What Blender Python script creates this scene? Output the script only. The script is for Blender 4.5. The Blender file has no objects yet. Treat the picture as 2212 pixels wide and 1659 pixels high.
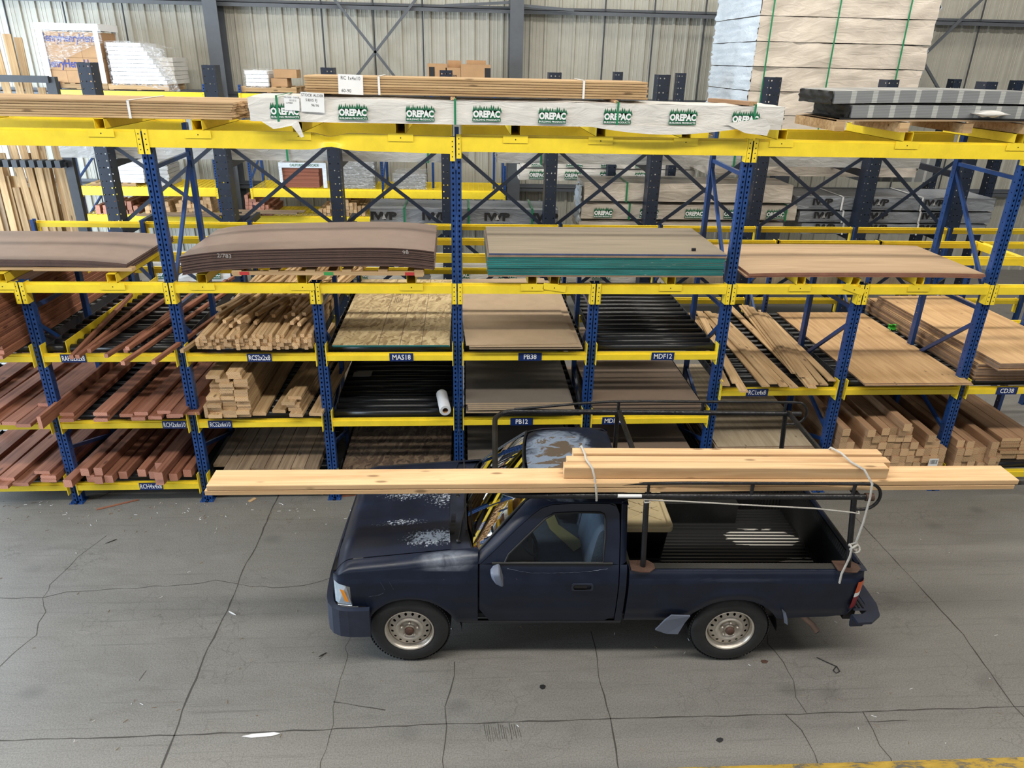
import bpy, bmesh, math, random
from math import sin, cos, pi, sqrt, radians
from mathutils import Vector, Matrix, noise
random.seed(7)
sc = bpy.context.scene
# ---------------------------------------------------------------- camera
CAM = Vector((0.0781, -7.104, 4.5672)); FPX = 1575.4
def cam_axes(yaw, pitch, roll):
    cy, sy, cp, sp = cos(yaw), sin(yaw), cos(pitch), sin(pitch)
    f = Vector((sy*cp, cy*cp, -sp)); r = Vector((cy, -sy, 0)); u = r.cross(f)
    return r*cos(roll)+u*sin(roll), -r*sin(roll)+u*cos(roll), f
CR, CU, CF = cam_axes(0.0697, 0.4189, 0.0225)
cd = bpy.data.cameras.new('camera'); cam = bpy.data.objects.new('camera', cd)
sc.collection.objects.link(cam); sc.camera = cam
cam.matrix_world = Matrix(((CR.x, CU.x, -CF.x, CAM.x), (CR.y, CU.y, -CF.y, CAM.y), (CR.z, CU.z, -CF.z, CAM.z), (0, 0, 0, 1)))
cd.sensor_fit = 'HORIZONTAL'; cd.sensor_width = 36; cd.lens = FPX/2212*36; cd.clip_end = 200
def at(px, py, X=None, Y=None, Z=None):
    d = CF + CR*((px-1106)/FPX) - CU*((py-829.5)/FPX)
    t = (X-CAM.x)/d.x if X is not None else (Y-CAM.y)/d.y if Y is not None else (Z-CAM.z)/d.z
    return CAM + d*t
# ---------------------------------------------------------------- world, lights, exposure
sc.view_settings.view_transform = 'Standard'; sc.view_settings.look = 'None'
sc.view_settings.gamma = 1; sc.view_settings.use_curve_mapping = False
sc.view_settings.exposure = 0.27
w = bpy.data.worlds.new('hall_light'); sc.world = w; w.use_nodes = True
w.node_tree.nodes['Background'].inputs[0].default_value = (0.80, 0.87, 1.0, 1)
w.node_tree.nodes['Background'].inputs[1].default_value = 0.085
def area(name, loc, rot, sx, sy, power, col):
    l = bpy.data.lights.new(name, 'AREA'); l.shape = 'RECTANGLE'; l.size = sx; l.size_y = sy
    l.energy = power; l.color = col
    o = bpy.data.objects.new(name, l); sc.collection.objects.link(o); o.location = loc; o.rotation_euler = rot
    return o
area('skylight_strip', (2, -4.6, 8.4), (radians(14), 0, 0), 24, 0.6, 1050, (1.0, .95, .86))
area('skylight_strip', (2, 3.4, 8.8), (0, 0, 0), 24, .55, 1050, (1.0, .94, .84))
area('open_bay_daylight', (1, -13.5, 4.2), (radians(80), 0, 0), 18, 3.6, 170, (1.0, .95, .87))
area('skylight_strip', (2, 8.0, 8.6), (radians(-8), 0, 0), 24, 0.8, 330, (1.0, .94, .84))
area('doorway_daylight', (-13, -1.5, 3.2), (0, radians(-82), 0), 5, 9, 1900, (.72, .86, 1.0))
area('doorway_daylight', (-13, 6.0, 3.6), (0, radians(-84), 0), 4, 5, 900, (.76, .88, 1.0))
# ---------------------------------------------------------------- helpers
COL = sc.collection
def nodes(m):
    return m.node_tree.nodes, m.node_tree.links
def mat(name, col, rough=.6, metal=0., bump=0., bscale=60., var=0., spec=None, coat=0.):
    m = bpy.data.materials.new(name); m.use_nodes = True
    N, L = nodes(m); b = N['Principled BSDF']
    b.inputs['Base Color'].default_value = (*col, 1); b.inputs['Roughness'].default_value = rough
    b.inputs['Metallic'].default_value = metal
    if spec is not None: b.inputs['Specular IOR Level'].default_value = spec
    if coat: b.inputs['Coat Weight'].default_value = coat; b.inputs['Coat Roughness'].default_value = .15
    tc = N.new('ShaderNodeTexCoord')
    if bump:
        n = N.new('ShaderNodeTexNoise'); n.inputs['Scale'].default_value = bscale; n.inputs['Detail'].default_value = 4
        L.new(tc.outputs['Object'], n.inputs['Vector'])
        bp = N.new('ShaderNodeBump'); bp.inputs['Strength'].default_value = bump; bp.inputs['Distance'].default_value = .01
        L.new(n.outputs['Fac'], bp.inputs['Height']); L.new(bp.outputs['Normal'], b.inputs['Normal'])
    if var:
        n = N.new('ShaderNodeTexNoise'); n.inputs['Scale'].default_value = 5; n.inputs['Detail'].default_value = 6
        n.inputs['Roughness'].default_value = .65
        L.new(tc.outputs['Object'], n.inputs['Vector'])
        r = N.new('ShaderNodeValToRGB'); r.color_ramp.elements[0].position = .3; r.color_ramp.elements[1].position = .7
        r.color_ramp.elements[0].color = (*[c*(1-var) for c in col], 1); r.color_ramp.elements[1].color = (*[min(1, c*(1+var)) for c in col], 1)
        L.new(n.outputs['Fac'], r.inputs['Fac']); L.new(r.outputs['Color'], b.inputs['Base Color'])
    return m
def mp(N, L, src, scale, loc=(0, 0, 0), rot=(0, 0, 0)):
    k = N.new('ShaderNodeMapping'); k.inputs['Scale'].default_value = scale; k.inputs['Location'].default_value = loc
    k.inputs['Rotation'].default_value = rot
    L.new(src, k.inputs['Vector']); return k.outputs['Vector']
def tex(N, L, kind, vec, scale, detail=4, rough=.5, dist=0.):
    if kind == 'noise':
        n = N.new('ShaderNodeTexNoise'); n.inputs['Detail'].default_value = detail; n.inputs['Roughness'].default_value = rough
        n.inputs['Distortion'].default_value = dist
    else:
        n = N.new('ShaderNodeTexVoronoi')
        if kind == 'edge': n.feature = 'DISTANCE_TO_EDGE'
    n.inputs['Scale'].default_value = scale
    L.new(vec, n.inputs['Vector']); return n
def ramp(N, L, fac, stops):
    r = N.new('ShaderNodeValToRGB'); e = r.color_ramp.elements
    while len(e) < len(stops): e.new(.5)
    for k, (p, c) in zip(e, stops):
        k.position = p; k.color = (*c, 1) if len(c) == 3 else c
    L.new(fac, r.inputs['Fac']); return r.outputs['Color']
def mix(N, L, fac, a, b, mode='MIX'):
    m = N.new('ShaderNodeMix'); m.data_type = 'RGBA'; m.blend_type = mode
    for i, v in ((0, fac), (6, a), (7, b)):
        if isinstance(v, (int, float)): m.inputs[i].default_value = v
        elif isinstance(v, tuple): m.inputs[i].default_value = (*v, 1)
        else: L.new(v, m.inputs[i])
    return m.outputs[2]
def math_(N, L, op, a, b=0., c=None):
    m = N.new('ShaderNodeMath'); m.operation = op
    for i, v in enumerate((a, b) if c is None else (a, b, c)):
        if isinstance(v, (int, float)): m.inputs[i].default_value = v
        else: L.new(v, m.inputs[i])
    return m.outputs[0]
def wood(name, dark, light, knots=True, rand=.25, grain=30., rough=.72, stripe=0.):
    m = bpy.data.materials.new(name); m.use_nodes = True; N, L = nodes(m); b = N['Principled BSDF']
    b.inputs['Roughness'].default_value = rough; b.inputs['Specular IOR Level'].default_value = .25
    tc = N.new('ShaderNodeTexCoord'); oi = N.new('ShaderNodeObjectInfo')
    add = N.new('ShaderNodeVectorMath'); add.operation = 'ADD'; L.new(tc.outputs['Object'], add.inputs[0])
    sc_ = N.new('ShaderNodeVectorMath'); sc_.operation = 'SCALE'; sc_.inputs['Scale'].default_value = 37.
    cmb = N.new('ShaderNodeCombineXYZ')
    for i in range(3): L.new(oi.outputs['Random'], cmb.inputs[i])
    L.new(cmb.outputs[0], sc_.inputs[0]); L.new(sc_.outputs[0], add.inputs[1]); V = add.outputs[0]
    g = tex(N, L, 'noise', mp(N, L, V, (.9, grain, grain)), 1.0, 5, .6, .6)
    c = ramp(N, L, g.outputs['Fac'], [(.30, dark), (.62, light)])
    big = tex(N, L, 'noise', mp(N, L, V, (1.2, 5, 5)), 1.0, 3)
    c = mix(N, L, .35, c, ramp(N, L, big.outputs['Fac'], [(.3, dark), (.7, light)]))
    if knots:
        vo = tex(N, L, 'voronoi', mp(N, L, V, (2.6, 8, 8)), 1.0)
        kf = ramp(N, L, vo.outputs['Distance'], [(.07, (1, 1, 1)), (.15, (0, 0, 0))])
        c = mix(N, L, math_(N, L, 'MULTIPLY', kf, .75), c, tuple(x*.35 for x in dark))
    hv = N.new('ShaderNodeHueSaturation'); hv.inputs['Hue'].default_value = .5
    L.new(math_(N, L, 'MULTIPLY_ADD', oi.outputs['Random'], rand*2, 1-rand), hv.inputs['Value']); L.new(c, hv.inputs['Color'])
    L.new(hv.outputs['Color'], b.inputs['Base Color'])
    bp = N.new('ShaderNodeBump'); bp.inputs['Strength'].default_value = .18; bp.inputs['Distance'].default_value = .004
    L.new(g.outputs['Fac'], bp.inputs['Height']); L.new(bp.outputs['Normal'], b.inputs['Normal'])
    return m
def endgrain(name, dark, light):
    m = bpy.data.materials.new(name); m.use_nodes = True; N, L = nodes(m); b = N['Principled BSDF']
    b.inputs['Roughness'].default_value = .85; b.inputs['Specular IOR Level'].default_value = .15
    tc = N.new('ShaderNodeTexCoord'); oi = N.new('ShaderNodeObjectInfo')
    wv = N.new('ShaderNodeTexWave'); wv.wave_type = 'RINGS'; wv.rings_direction = 'X'; wv.inputs['Scale'].default_value = 26
    wv.inputs['Distortion'].default_value = 1.5
    cmb = N.new('ShaderNodeCombineXYZ'); L.new(math_(N, L, 'MULTIPLY_ADD', oi.outputs['Random'], .2, -.1), cmb.inputs[1])
    L.new(math_(N, L, 'MULTIPLY', oi.outputs['Random'], .08), cmb.inputs[2])
    ad = N.new('ShaderNodeVectorMath'); ad.operation = 'ADD'; L.new(tc.outputs['Object'], ad.inputs[0]); L.new(cmb.outputs[0], ad.inputs[1])
    L.new(ad.outputs[0], wv.inputs['Vector'])
    c = ramp(N, L, wv.outputs['Fac'], [(.2, dark), (.8, light)])
    hv = N.new('ShaderNodeHueSaturation'); L.new(math_(N, L, 'MULTIPLY_ADD', oi.outputs['Random'], .4, .8), hv.inputs['Value'])
    L.new(c, hv.inputs['Color']); L.new(hv.outputs['Color'], b.inputs['Base Color'])
    return m
class MB:
    def __init__(s): s.v = []; s.f = []; s.m = []; s.s = []
    def add(s, vs, fs, mi=0, smooth=False, M=None):
        o = len(s.v)
        s.v += [tuple(M @ Vector(p)) if M else tuple(p) for p in vs]
        for f in fs:
            s.f.append([i+o for i in f]); s.m.append(mi); s.s.append(smooth)
    def box(s, x0, x1, y0, y1, z0, z1, mi=0, M=None):
        x0, x1 = sorted((x0, x1)); y0, y1 = sorted((y0, y1)); z0, z1 = sorted((z0, z1))
        v = [(x, y, z) for z in (z0, z1) for y in (y0, y1) for x in (x0, x1)]
        s.add(v, [(0, 2, 3, 1), (4, 5, 7, 6), (0, 1, 5, 4), (2, 6, 7, 3), (0, 4, 6, 2), (1, 3, 7, 5)], mi, False, M)
    def bar(s, a, b, w, h, mi=0, up=(0, 0, 1)):
        a, b = Vector(a), Vector(b); d = b-a; Lg = d.length; d.normalize(); u = Vector(up)
        if abs(d.dot(u)) > .98: u = Vector((1, 0, 0))
        sd = d.cross(u).normalized(); u = sd.cross(d)
        M = Matrix(((d.x, sd.x, u.x, a.x), (d.y, sd.y, u.y, a.y), (d.z, sd.z, u.z, a.z), (0, 0, 0, 1)))
        s.box(0, Lg, -w/2, w/2, -h/2, h/2, mi, M)
    def tube(s, pts, r, n=10, mi=0, caps=True, closed=False):
        pts = [Vector(p) for p in pts]; k = len(pts); rs = r if isinstance(r, (list, tuple)) else [r]*k
        up = None; rings = []
        for i, p in enumerate(pts):
            a = pts[(i-1) % k] if (closed or i) else p; b = pts[(i+1) % k] if (closed or i < k-1) else p
            d = (b-a).normalized()
            if up is None: up = Vector((0, 0, 1)) if abs(d.z) < .9 else Vector((1, 0, 0))
            sd = d.cross(up).normalized(); up = sd.cross(d).normalized()
            rings.append([p+sd*(rs[i]*cos(2*pi*j/n))+up*(rs[i]*sin(2*pi*j/n)) for j in range(n)])
        vs = [q for rg in rings for q in rg]; fs = []
        for i in range(k if closed else k-1):
            i2 = (i+1) % k
            for j in range(n): fs.append((i*n+j, i*n+(j+1) % n, i2*n+(j+1) % n, i2*n+j))
        s.add(vs, fs, mi, True)
        if caps and not closed:
            s.add(rings[0], [tuple(range(n))[::-1]], mi); s.add(rings[-1], [tuple(range(n))], mi)
    def lathe(s, prof, c, axis='y', n=40, mi=0, smooth=True):
        # prof: list of (radius, offset along axis)
        vs = []; k = len(prof)
        for j in range(n):
            a = 2*pi*j/n
            for r, t in prof:
                p = (r*cos(a), t, r*sin(a)) if axis == 'y' else (r*cos(a), r*sin(a), t) if axis == 'z' else (t, r*cos(a), r*sin(a))
                vs.append((p[0]+c[0], p[1]+c[1], p[2]+c[2]))
        fs = [(j*k+i, j*k+i+1, ((j+1) % n)*k+i+1, ((j+1) % n)*k+i) for j in range(n) for i in range(k-1)]
        s.add(vs, fs, mi, smooth)
    def grid(s, fn, nu, nv, mi=0, smooth=True, flip=False):
        vs = [fn(i/nu, j/nv) for i in range(nu+1) for j in range(nv+1)]; fs = []
        for i in range(nu):
            for j in range(nv):
                q = (i*(nv+1)+j, (i+1)*(nv+1)+j, (i+1)*(nv+1)+j+1, i*(nv+1)+j+1)
                fs.append(q[::-1] if flip else q)
        s.add(vs, fs, mi, smooth)
    def prism(s, poly, a, b, mi=0, M=None):
        # poly of 2D (x, z) extruded along y a..b
        n = len(poly); vs = [(x, a, z) for x, z in poly]+[(x, b, z) for x, z in poly]
        fs = [tuple(range(n)), tuple(range(2*n-1, n-1, -1))]+[(i, i+n, (i+1) % n+n, (i+1) % n) for i in range(n)]
        s.add(vs, fs, mi, False, M)
    def cell(s, fn, u0, u1, v0, v1, ru, rv, n=8, mi=0, uc=None, vc=None):
        # a flat cell with a round hole through it
        uc = (u0+u1)/2 if uc is None else uc; vc = (v0+v1)/2 if vc is None else vc
        out = []; inn = []
        for j in range(n):
            a = 2*pi*(j+.5)/n; c_, s_ = cos(a), sin(a); k = max(abs(c_), abs(s_))
            out.append(fn(u0+(u1-u0)*(.5+.5*c_/k), v0+(v1-v0)*(.5+.5*s_/k))); inn.append(fn(uc+ru*c_, vc+rv*s_))
        # n=8 offset gives no corners, so add them through side midpoints
        s.add(out+inn, [(j, (j+1) % n, n+(j+1) % n, n+j) for j in range(n)], mi)
        cn = [fn(u1, v1), fn(u0, v1), fn(u0, v0), fn(u1, v0)]
        q = n//4
        for i, c in enumerate(cn):
            j = i*q+(q//2-1 if q > 1 else 0); s.add([out[j], c, out[(j+1) % n]], [(0, 1, 2)], mi)
    def mesh(s, name, mats):
        me = bpy.data.meshes.new(name); me.from_pydata(s.v, [], s.f)
        for m in mats: me.materials.append(m)
        me.polygons.foreach_set('material_index', s.m); me.polygons.foreach_set('use_smooth', s.s)
        me.update(); return me
    def obj(s, name, mats, parent=None, fix=False):
        if not isinstance(mats, (list, tuple)): mats = [mats]
        me = s.mesh(name, mats)
        if fix:
            bm = bmesh.new(); bm.from_mesh(me); bmesh.ops.remove_doubles(bm, verts=bm.verts, dist=1e-5)
            bmesh.ops.recalc_face_normals(bm, faces=bm.faces); bm.to_mesh(me); bm.free()
        return link(name, me, parent)
def link(name, me, parent=None):
    o = bpy.data.objects.new(name, me); COL.objects.link(o)
    if parent: o.parent = parent
    return o
def tag(o, label=None, cat=None, group=None, kind=None):
    if label: o['label'] = label
    if cat: o['category'] = cat
    if group: o['group'] = group
    if kind: o['kind'] = kind
    return o
def thing(name, label, cat, loc=(0, 0, 0), rz=0., group=None):
    o = bpy.data.objects.new(name, None); COL.objects.link(o); o.location = loc; o.rotation_euler = (0, 0, rz)
    o.empty_display_size = .1
    return tag(o, label, cat, group)
ORD = 'first second third fourth fifth sixth seventh eighth ninth tenth eleventh twelfth thirteenth fourteenth fifteenth sixteenth seventeenth eighteenth nineteenth twentieth'.split()
def ordw(i): return ORD[i] if i < 20 else 'far'
_tc = {}
def text_faces(s, size, bold=0.):
    key = (s, size, bold)
    if key not in _tc:
        cu = bpy.data.curves.new('lettering', 'FONT'); cu.body = s; cu.size = size; cu.align_x = 'CENTER'; cu.align_y = 'CENTER'
        cu.offset = bold; cu.resolution_u = 2
        o = bpy.data.objects.new('lettering', cu); COL.objects.link(o)
        dg = bpy.context.evaluated_depsgraph_get(); me = bpy.data.meshes.new_from_object(o.evaluated_get(dg))
        _tc[key] = ([tuple(v.co) for v in me.vertices], [tuple(p.vertices) for p in me.polygons])
        bpy.data.objects.remove(o); bpy.data.curves.remove(cu); bpy.data.meshes.remove(me)
    return _tc[key]
def put_text(mb, s, size, M, mi, bold=0., sx=1., sy=1.):
    vs, fs = text_faces(s, size, bold)
    mb.add([(x*sx, y*sy, z) for x, y, z in vs], fs, mi, False, M)
FRONT = Matrix(((1, 0, 0, 0), (0, 0, -1, 0), (0, 1, 0, 0), (0, 0, 0, 1)))   # text upright on a plane facing the aisle
def front_at(x, y, z, rot=0.): return Matrix.Translation((x, y, z)) @ FRONT @ Matrix.Rotation(rot, 4, 'Z')
# ---------------------------------------------------------------- materials
M_ = {}
M_['yellow'] = mat('yellow_rack_paint', (.87, .655, .035), .38, 0, .1, 20, .10)
M_['navy'] = mat('blue_rack_paint', (.013, .052, .19), .36, 0, .05, 30, .25)
M_['navydark'] = mat('dark_navy_paint', (.008, .015, .032), .45, 0, .05, 30, .25)
M_['slate'] = mat('dark_grey_steel_paint', (.035, .04, .048), .5, 0, .05, 30, .2)
M_['roller'] = mat('black_roller_sleeve', (.008, .009, .011), .33, 0, .05, 60, .3)
M_['steelgrey'] = mat('grey_structural_steel', (.085, .095, .11), .5, 0, .05, 20, .1)
M_['black'] = mat('black_plastic', (.006, .006, .007), .5)
M_['signblue'] = mat('navy_label', (.008, .025, .12), .35)
M_['white'] = mat('white_paper', (.78, .79, .80), .6, 0, 0, 0, .04)
M_['ink'] = mat('black_ink', (.01, .01, .012), .6)
M_['green'] = mat('green_print', (.005, .12, .05), .5)
M_['strapgreen'] = mat('green_strap', (.01, .20, .08), .35)
M_['strapwhite'] = mat('white_strap', (.75, .76, .76), .45)
M_['cardboard'] = mat('cardboard', (.42, .25, .125), .8, 0, .1, 30, .1)
M_['redwood'] = wood('redwood_lumber', (.13, .046, .028), (.33, .145, .088), True, .22)
M_['redwood_end'] = endgrain('redwood_end', (.40, .17, .12), (.56, .30, .22))
M_['cedar'] = wood('cedar_lumber', (.25, .14, .06), (.58, .41, .225), True, .2)
M_['cedar_end'] = endgrain('cedar_end', (.42, .26, .13), (.66, .46, .27))
M_['pine'] = wood('pine_lumber', (.46, .27, .13), (.72, .50, .28), True, .10, 14)
M_['pine_end'] = endgrain('pine_end', (.55, .34, .17), (.78, .56, .33))
M_['grey_wood'] = wood('weathered_lumber', (.14, .095, .06), (.34, .25, .165), True, .22)
M_['fir'] = wood('fir_posts', (.24, .13, .07), (.42, .26, .15), False, .15)
M_['fir_end'] = endgrain('fir_end', (.36, .22, .11), (.68, .48, .29))
M_['hardboard'] = mat('brown_hardboard', (.215, .150, .120), .42, 0, .05, 90, .10)
M_['hardboard_edge'] = mat('brown_hardboard_edge', (.085, .048, .038), .8, 0, .2, 120, .2)
M_['particle'] = mat('particleboard', (.40, .295, .19), .7, 0, .1, 300, .08)
M_['particle_grey'] = mat('grey_particleboard', (.17, .145, .12), .55, 0, .06, 300, .08)
M_['mdf'] = mat('brown_fibreboard', (.20, .145, .105), .6, 0, .05, 200, .06)
def scuffed(name, col, chip):
    m = bpy.data.materials.new(name); m.use_nodes = True; N, L = nodes(m); b = N['Principled BSDF']; b.inputs['Roughness'].default_value = .75
    tc = N.new('ShaderNodeTexCoord'); oi = N.new('ShaderNodeObjectInfo'); cb = N.new('ShaderNodeCombineXYZ'); L.new(math_(N, L, 'MULTIPLY', oi.outputs['Random'], 50.), cb.inputs[0])
    ad = N.new('ShaderNodeVectorMath'); ad.operation = 'ADD'; L.new(tc.outputs['Object'], ad.inputs[0]); L.new(cb.outputs[0], ad.inputs[1])
    n = tex(N, L, 'noise', mp(N, L, ad.outputs[0], (9, 9, 120)), 1.0, 6, .75); n2 = tex(N, L, 'noise', mp(N, L, ad.outputs[0], (2, 2, 60)), 1.0, 4)
    c = ramp(N, L, n2.outputs['Fac'], [(.3, tuple(x*.45 for x in col)), (.7, col)])
    c = mix(N, L, ramp(N, L, n.outputs['Fac'], [(.62, (0, 0, 0)), (.66, (1, 1, 1))]), c, chip); L.new(c, b.inputs['Base Color']); return m
M_['green_edge'] = scuffed('green_board_edge', (.020, .21, .20), (.42, .38, .33))
M_['blue_edge'] = mat('blue_board_edge', (.05, .07, .16), .7, 0, .3, 150, .3)
M_['rubber'] = mat('tyre_rubber', (.018, .019, .021), .62, 0, .3, 45, .2)
M_['rim'] = mat('silver_wheel_paint', (.56, .52, .46), .33, .6, .1, 60, .3)
M_['rust'] = mat('rusty_steel', (.10, .055, .04), .6, .4, .5, 90, .5)
M_['rackblack'] = mat('black_pipe_paint', (.012, .012, .014), .3, .1, .35, 70, .7)
M_['rope'] = mat('grey_rope', (.45, .43, .39), .85, 0, .6, 160, .15)
def plastic_wrap(name, col, bump=.9, scale=7, rough=.32):
    m = bpy.data.materials.new(name); m.use_nodes = True; N, L = nodes(m); b = N['Principled BSDF']
    b.inputs['Base Color'].default_value = (*col, 1); b.inputs['Roughness'].default_value = rough
    tc = N.new('ShaderNodeTexCoord')
    n = tex(N, L, 'noise', mp(N, L, tc.outputs['Object'], (1.0, 2.2, 3.4), (0, 0, 0), (0, .25, 0)), scale, 5, .55, 1.8)
    n2 = tex(N, L, 'noise', tc.outputs['Object'], 2.2, 3, .5)
    c = ramp(N, L, n2.outputs['Fac'], [(.35, tuple(x*.86 for x in col)), (.65, col)])
    L.new(c, b.inputs['Base Color'])
    bp = N.new('ShaderNodeBump'); bp.inputs['Strength'].default_value = bump; bp.inputs['Distance'].default_value = .03
    L.new(n.outputs['Fac'], bp.inputs['Height']); L.new(bp.outputs['Normal'], b.inputs['Normal'])
    return m
M_['wrap'] = plastic_wrap('white_lumber_wrap', (.74, .72, .68), .45, 3.2)
M_['wrapgrey'] = plastic_wrap('grey_lumber_wrap', (.42, .42, .41), .45, 3)
M_['wrapbeige'] = plastic_wrap('beige_lumber_wrap', (.58, .52, .45), .5, 2.2)
M_['wrapblue'] = plastic_wrap('bluish_white_wrap', (.70, .78, .86), .6, 4)
def clear_wrap():
    m = bpy.data.materials.new('clear_stretch_film'); m.use_nodes = True; N, L = nodes(m); out = N['Material Output']
    b = N['Principled BSDF']; b.inputs['Base Color'].default_value = (.85, .88, .92, 1); b.inputs['Roughness'].default_value = .22
    tc = N.new('ShaderNodeTexCoord'); n = tex(N, L, 'noise', mp(N, L, tc.outputs['Object'], (1, 1, 2.5)), 8, 5, .6, 2.)
    bp = N.new('ShaderNodeBump'); bp.inputs['Strength'].default_value = 1; bp.inputs['Distance'].default_value = .03
    L.new(n.outputs['Fac'], bp.inputs['Height']); L.new(bp.outputs['Normal'], b.inputs['Normal'])
    t = N.new('ShaderNodeBsdfTransparent'); mx = N.new('ShaderNodeMixShader')
    L.new(ramp(N, L, n.outputs['Fac'], [(.46, (.06,)*3), (.66, (.50,)*3)]), mx.inputs[0])
    L.new(t.outputs[0], mx.inputs[1]); L.new(b.outputs[0], mx.inputs[2]); L.new(mx.outputs[0], out.inputs[0]); return m
M_['film'] = clear_wrap()
def osb(name, base, light, darkk):
    m = bpy.data.materials.new(name); m.use_nodes = True; N, L = nodes(m); b = N['Principled BSDF']; b.inputs['Roughness'].default_value = .7
    tc = N.new('ShaderNodeTexCoord'); c = None
    for i, a in enumerate((0, .9, -.8, 1.7)):
        v = tex(N, L, 'voronoi', mp(N, L, mp(N, L, tc.outputs['Object'], (1, 1, 1), (0, 0, 0), (0, 0, a)), (7, 34, 1), (i*3.1, i*1.7, 0)), 1.0)
        sx = N.new('ShaderNodeSeparateColor'); L.new(v.outputs['Color'], sx.inputs[0])
        cc = ramp(N, L, sx.outputs[0], [(.0, darkk), (.35, base), (.95, light)])
        c = cc if c is None else mix(N, L, ramp(N, L, sx.outputs[1], [(.5, (0, 0, 0)), (.52, (1, 1, 1))]), c, cc)
    L.new(c, b.inputs['Base Color']); return m
M_['osb'] = osb('oriented_strand_board', (.40, .30, .155), (.58, .46, .26), (.24, .16, .07))
M_['osb_dark'] = osb('dark_strand_board', (.10, .065, .042), (.20, .14, .09), (.055, .035, .024))
def plywood(name, dark, light, axis=1, knot=True):
    m = bpy.data.materials.new(name); m.use_nodes = True; N, L = nodes(m); b = N['Principled BSDF']; b.inputs['Roughness'].default_value = .65
    tc = N.new('ShaderNodeTexCoord'); s = (14, .9, 1) if axis == 1 else (.9, 14, 1)
    g = tex(N, L, 'noise', mp(N, L, tc.outputs['Object'], s), 1.0, 6, .65, 1.1)
    c = ramp(N, L, g.outputs['Fac'], [(.28, dark), (.66, light)])
    if knot:
        vo = tex(N, L, 'voronoi', mp(N, L, tc.outputs['Object'], (7, 3.5, 1) if axis == 1 else (3.5, 7, 1)), 1.0)
        c = mix(N, L, ramp(N, L, vo.outputs['Distance'], [(.05, (.8,)*3), (.11, (0, 0, 0))]), c, tuple(x*.4 for x in dark))
    L.new(c, b.inputs['Base Color']); return m
M_['ply'] = plywood('orange_plywood', (.36, .20, .08), (.60, .39, .19))
M_['ply_pale'] = plywood('pale_plywood', (.30, .23, .15), (.46, .38, .27))
M_['ply_mid'] = plywood('lauan_plywood', (.30, .20, .11), (.43, .30, .18), 0, False)
M_['ply_edge'] = mat('plywood_edge', (.27, .18, .12), .8, 0, .3, 150, .25)
M_['ply_edge_red'] = mat('reddish_plywood_edge', (.25, .11, .07), .8, 0, .3, 150, .25)
M_['greytop'] = plywood('grey_overlay_board', (.17, .14, .10), (.26, .215, .155), 0, False)
# wall steel
M_['wallpanel'] = mat('ribbed_steel_sheet', (.41, .40, .345), .5, 0, .04, 10, .06)
# ---------------------------------------------------------------- board maker
_bm = {}
def board_mesh(kind, L_, w_, t_):
    key = (kind, round(L_, 3), round(w_, 3), round(t_, 3))
    if key not in _bm:
        mb = MB(); c = min(.004, t_*.16); w, t = w_/2, t_
        sec = [(-w+c, 0), (w-c, 0), (w, c), (w, t-c), (w-c, t), (-w+c, t), (-w, t-c), (-w, c)]
        vs = [(0, y, z) for y, z in sec]+[(L_, y, z) for y, z in sec]
        mb.add(vs, [(i, (i+1) % 8, (i+1) % 8+8, i+8) for i in range(8)], 0)
        mb.add(vs[:8], [tuple(range(8))[::-1]], 1); mb.add(vs[8:], [tuple(range(8))], 1)
        _bm[key] = mb.mesh('board', [M_[kind], M_.get(kind+'_end', M_[kind])])
    return _bm[key]
def board(name, kind, dims, pos, yaw=0., slope=0., roll=0., label=None, group=None, cat='lumber'):
    """yaw 0 points the board away from the aisle (+Y); pos is the middle of the near end's underside"""
    o = link(name, board_mesh(kind, *dims))
    R = Matrix.Rotation(pi/2-yaw, 4, 'Z') @ Matrix.Rotation(-slope, 4, 'Y') @ Matrix.Rotation(roll, 4, 'X')
    o.matrix_world = Matrix.Translation(pos) @ R
    return tag(o, label, cat, group)
_sm = {}
def sheet_mesh(kind, edge, w_, d_, t_, bend=0., fold=0.):
    key = (kind, edge, w_, d_, t_, bend, fold)
    if key not in _sm:
        mb = MB(); n = 24 if (bend or fold) else 1; nj = 6 if fold else 1
        def z(u, v): return bend*((2*u-1)**4)*-1+fold*(u-.5)
        for top in (0, 1):
            mb.grid(lambda u, v: ((u-.5)*w_, v*d_, z(u, v)+top*t_), n, nj, 0, False, flip=not top)
        for v in (0, 1): mb.grid(lambda u, k: ((u-.5)*w_, v*d_, z(u, v)+k*t_), n, 1, 1, False, flip=bool(v))
        for u in (0, 1): mb.grid(lambda v, k: ((u-.5)*w_, v*d_, z(u, v)+k*t_), 1, 1, 1, False, flip=not u)
        _sm[key] = mb.mesh('sheet', [M_[kind], M_[edge]])
    return _sm[key]
def sheet(name, kind, edge, dims, pos, yaw=0., slope=0., label=None, group=None, bend=0., fold=0., cat='sheet'):
    """dims (width along X, depth along Y, thickness); pos is the middle of the near edge's underside"""
    o = link(name, sheet_mesh(kind, edge, *dims, bend, fold))
    o.matrix_world = Matrix.Translation(pos) @ Matrix.Rotation(-yaw, 4, 'Z') @ Matrix.Rotation(slope, 4, 'X')
    return tag(o, label, cat, group)
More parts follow.
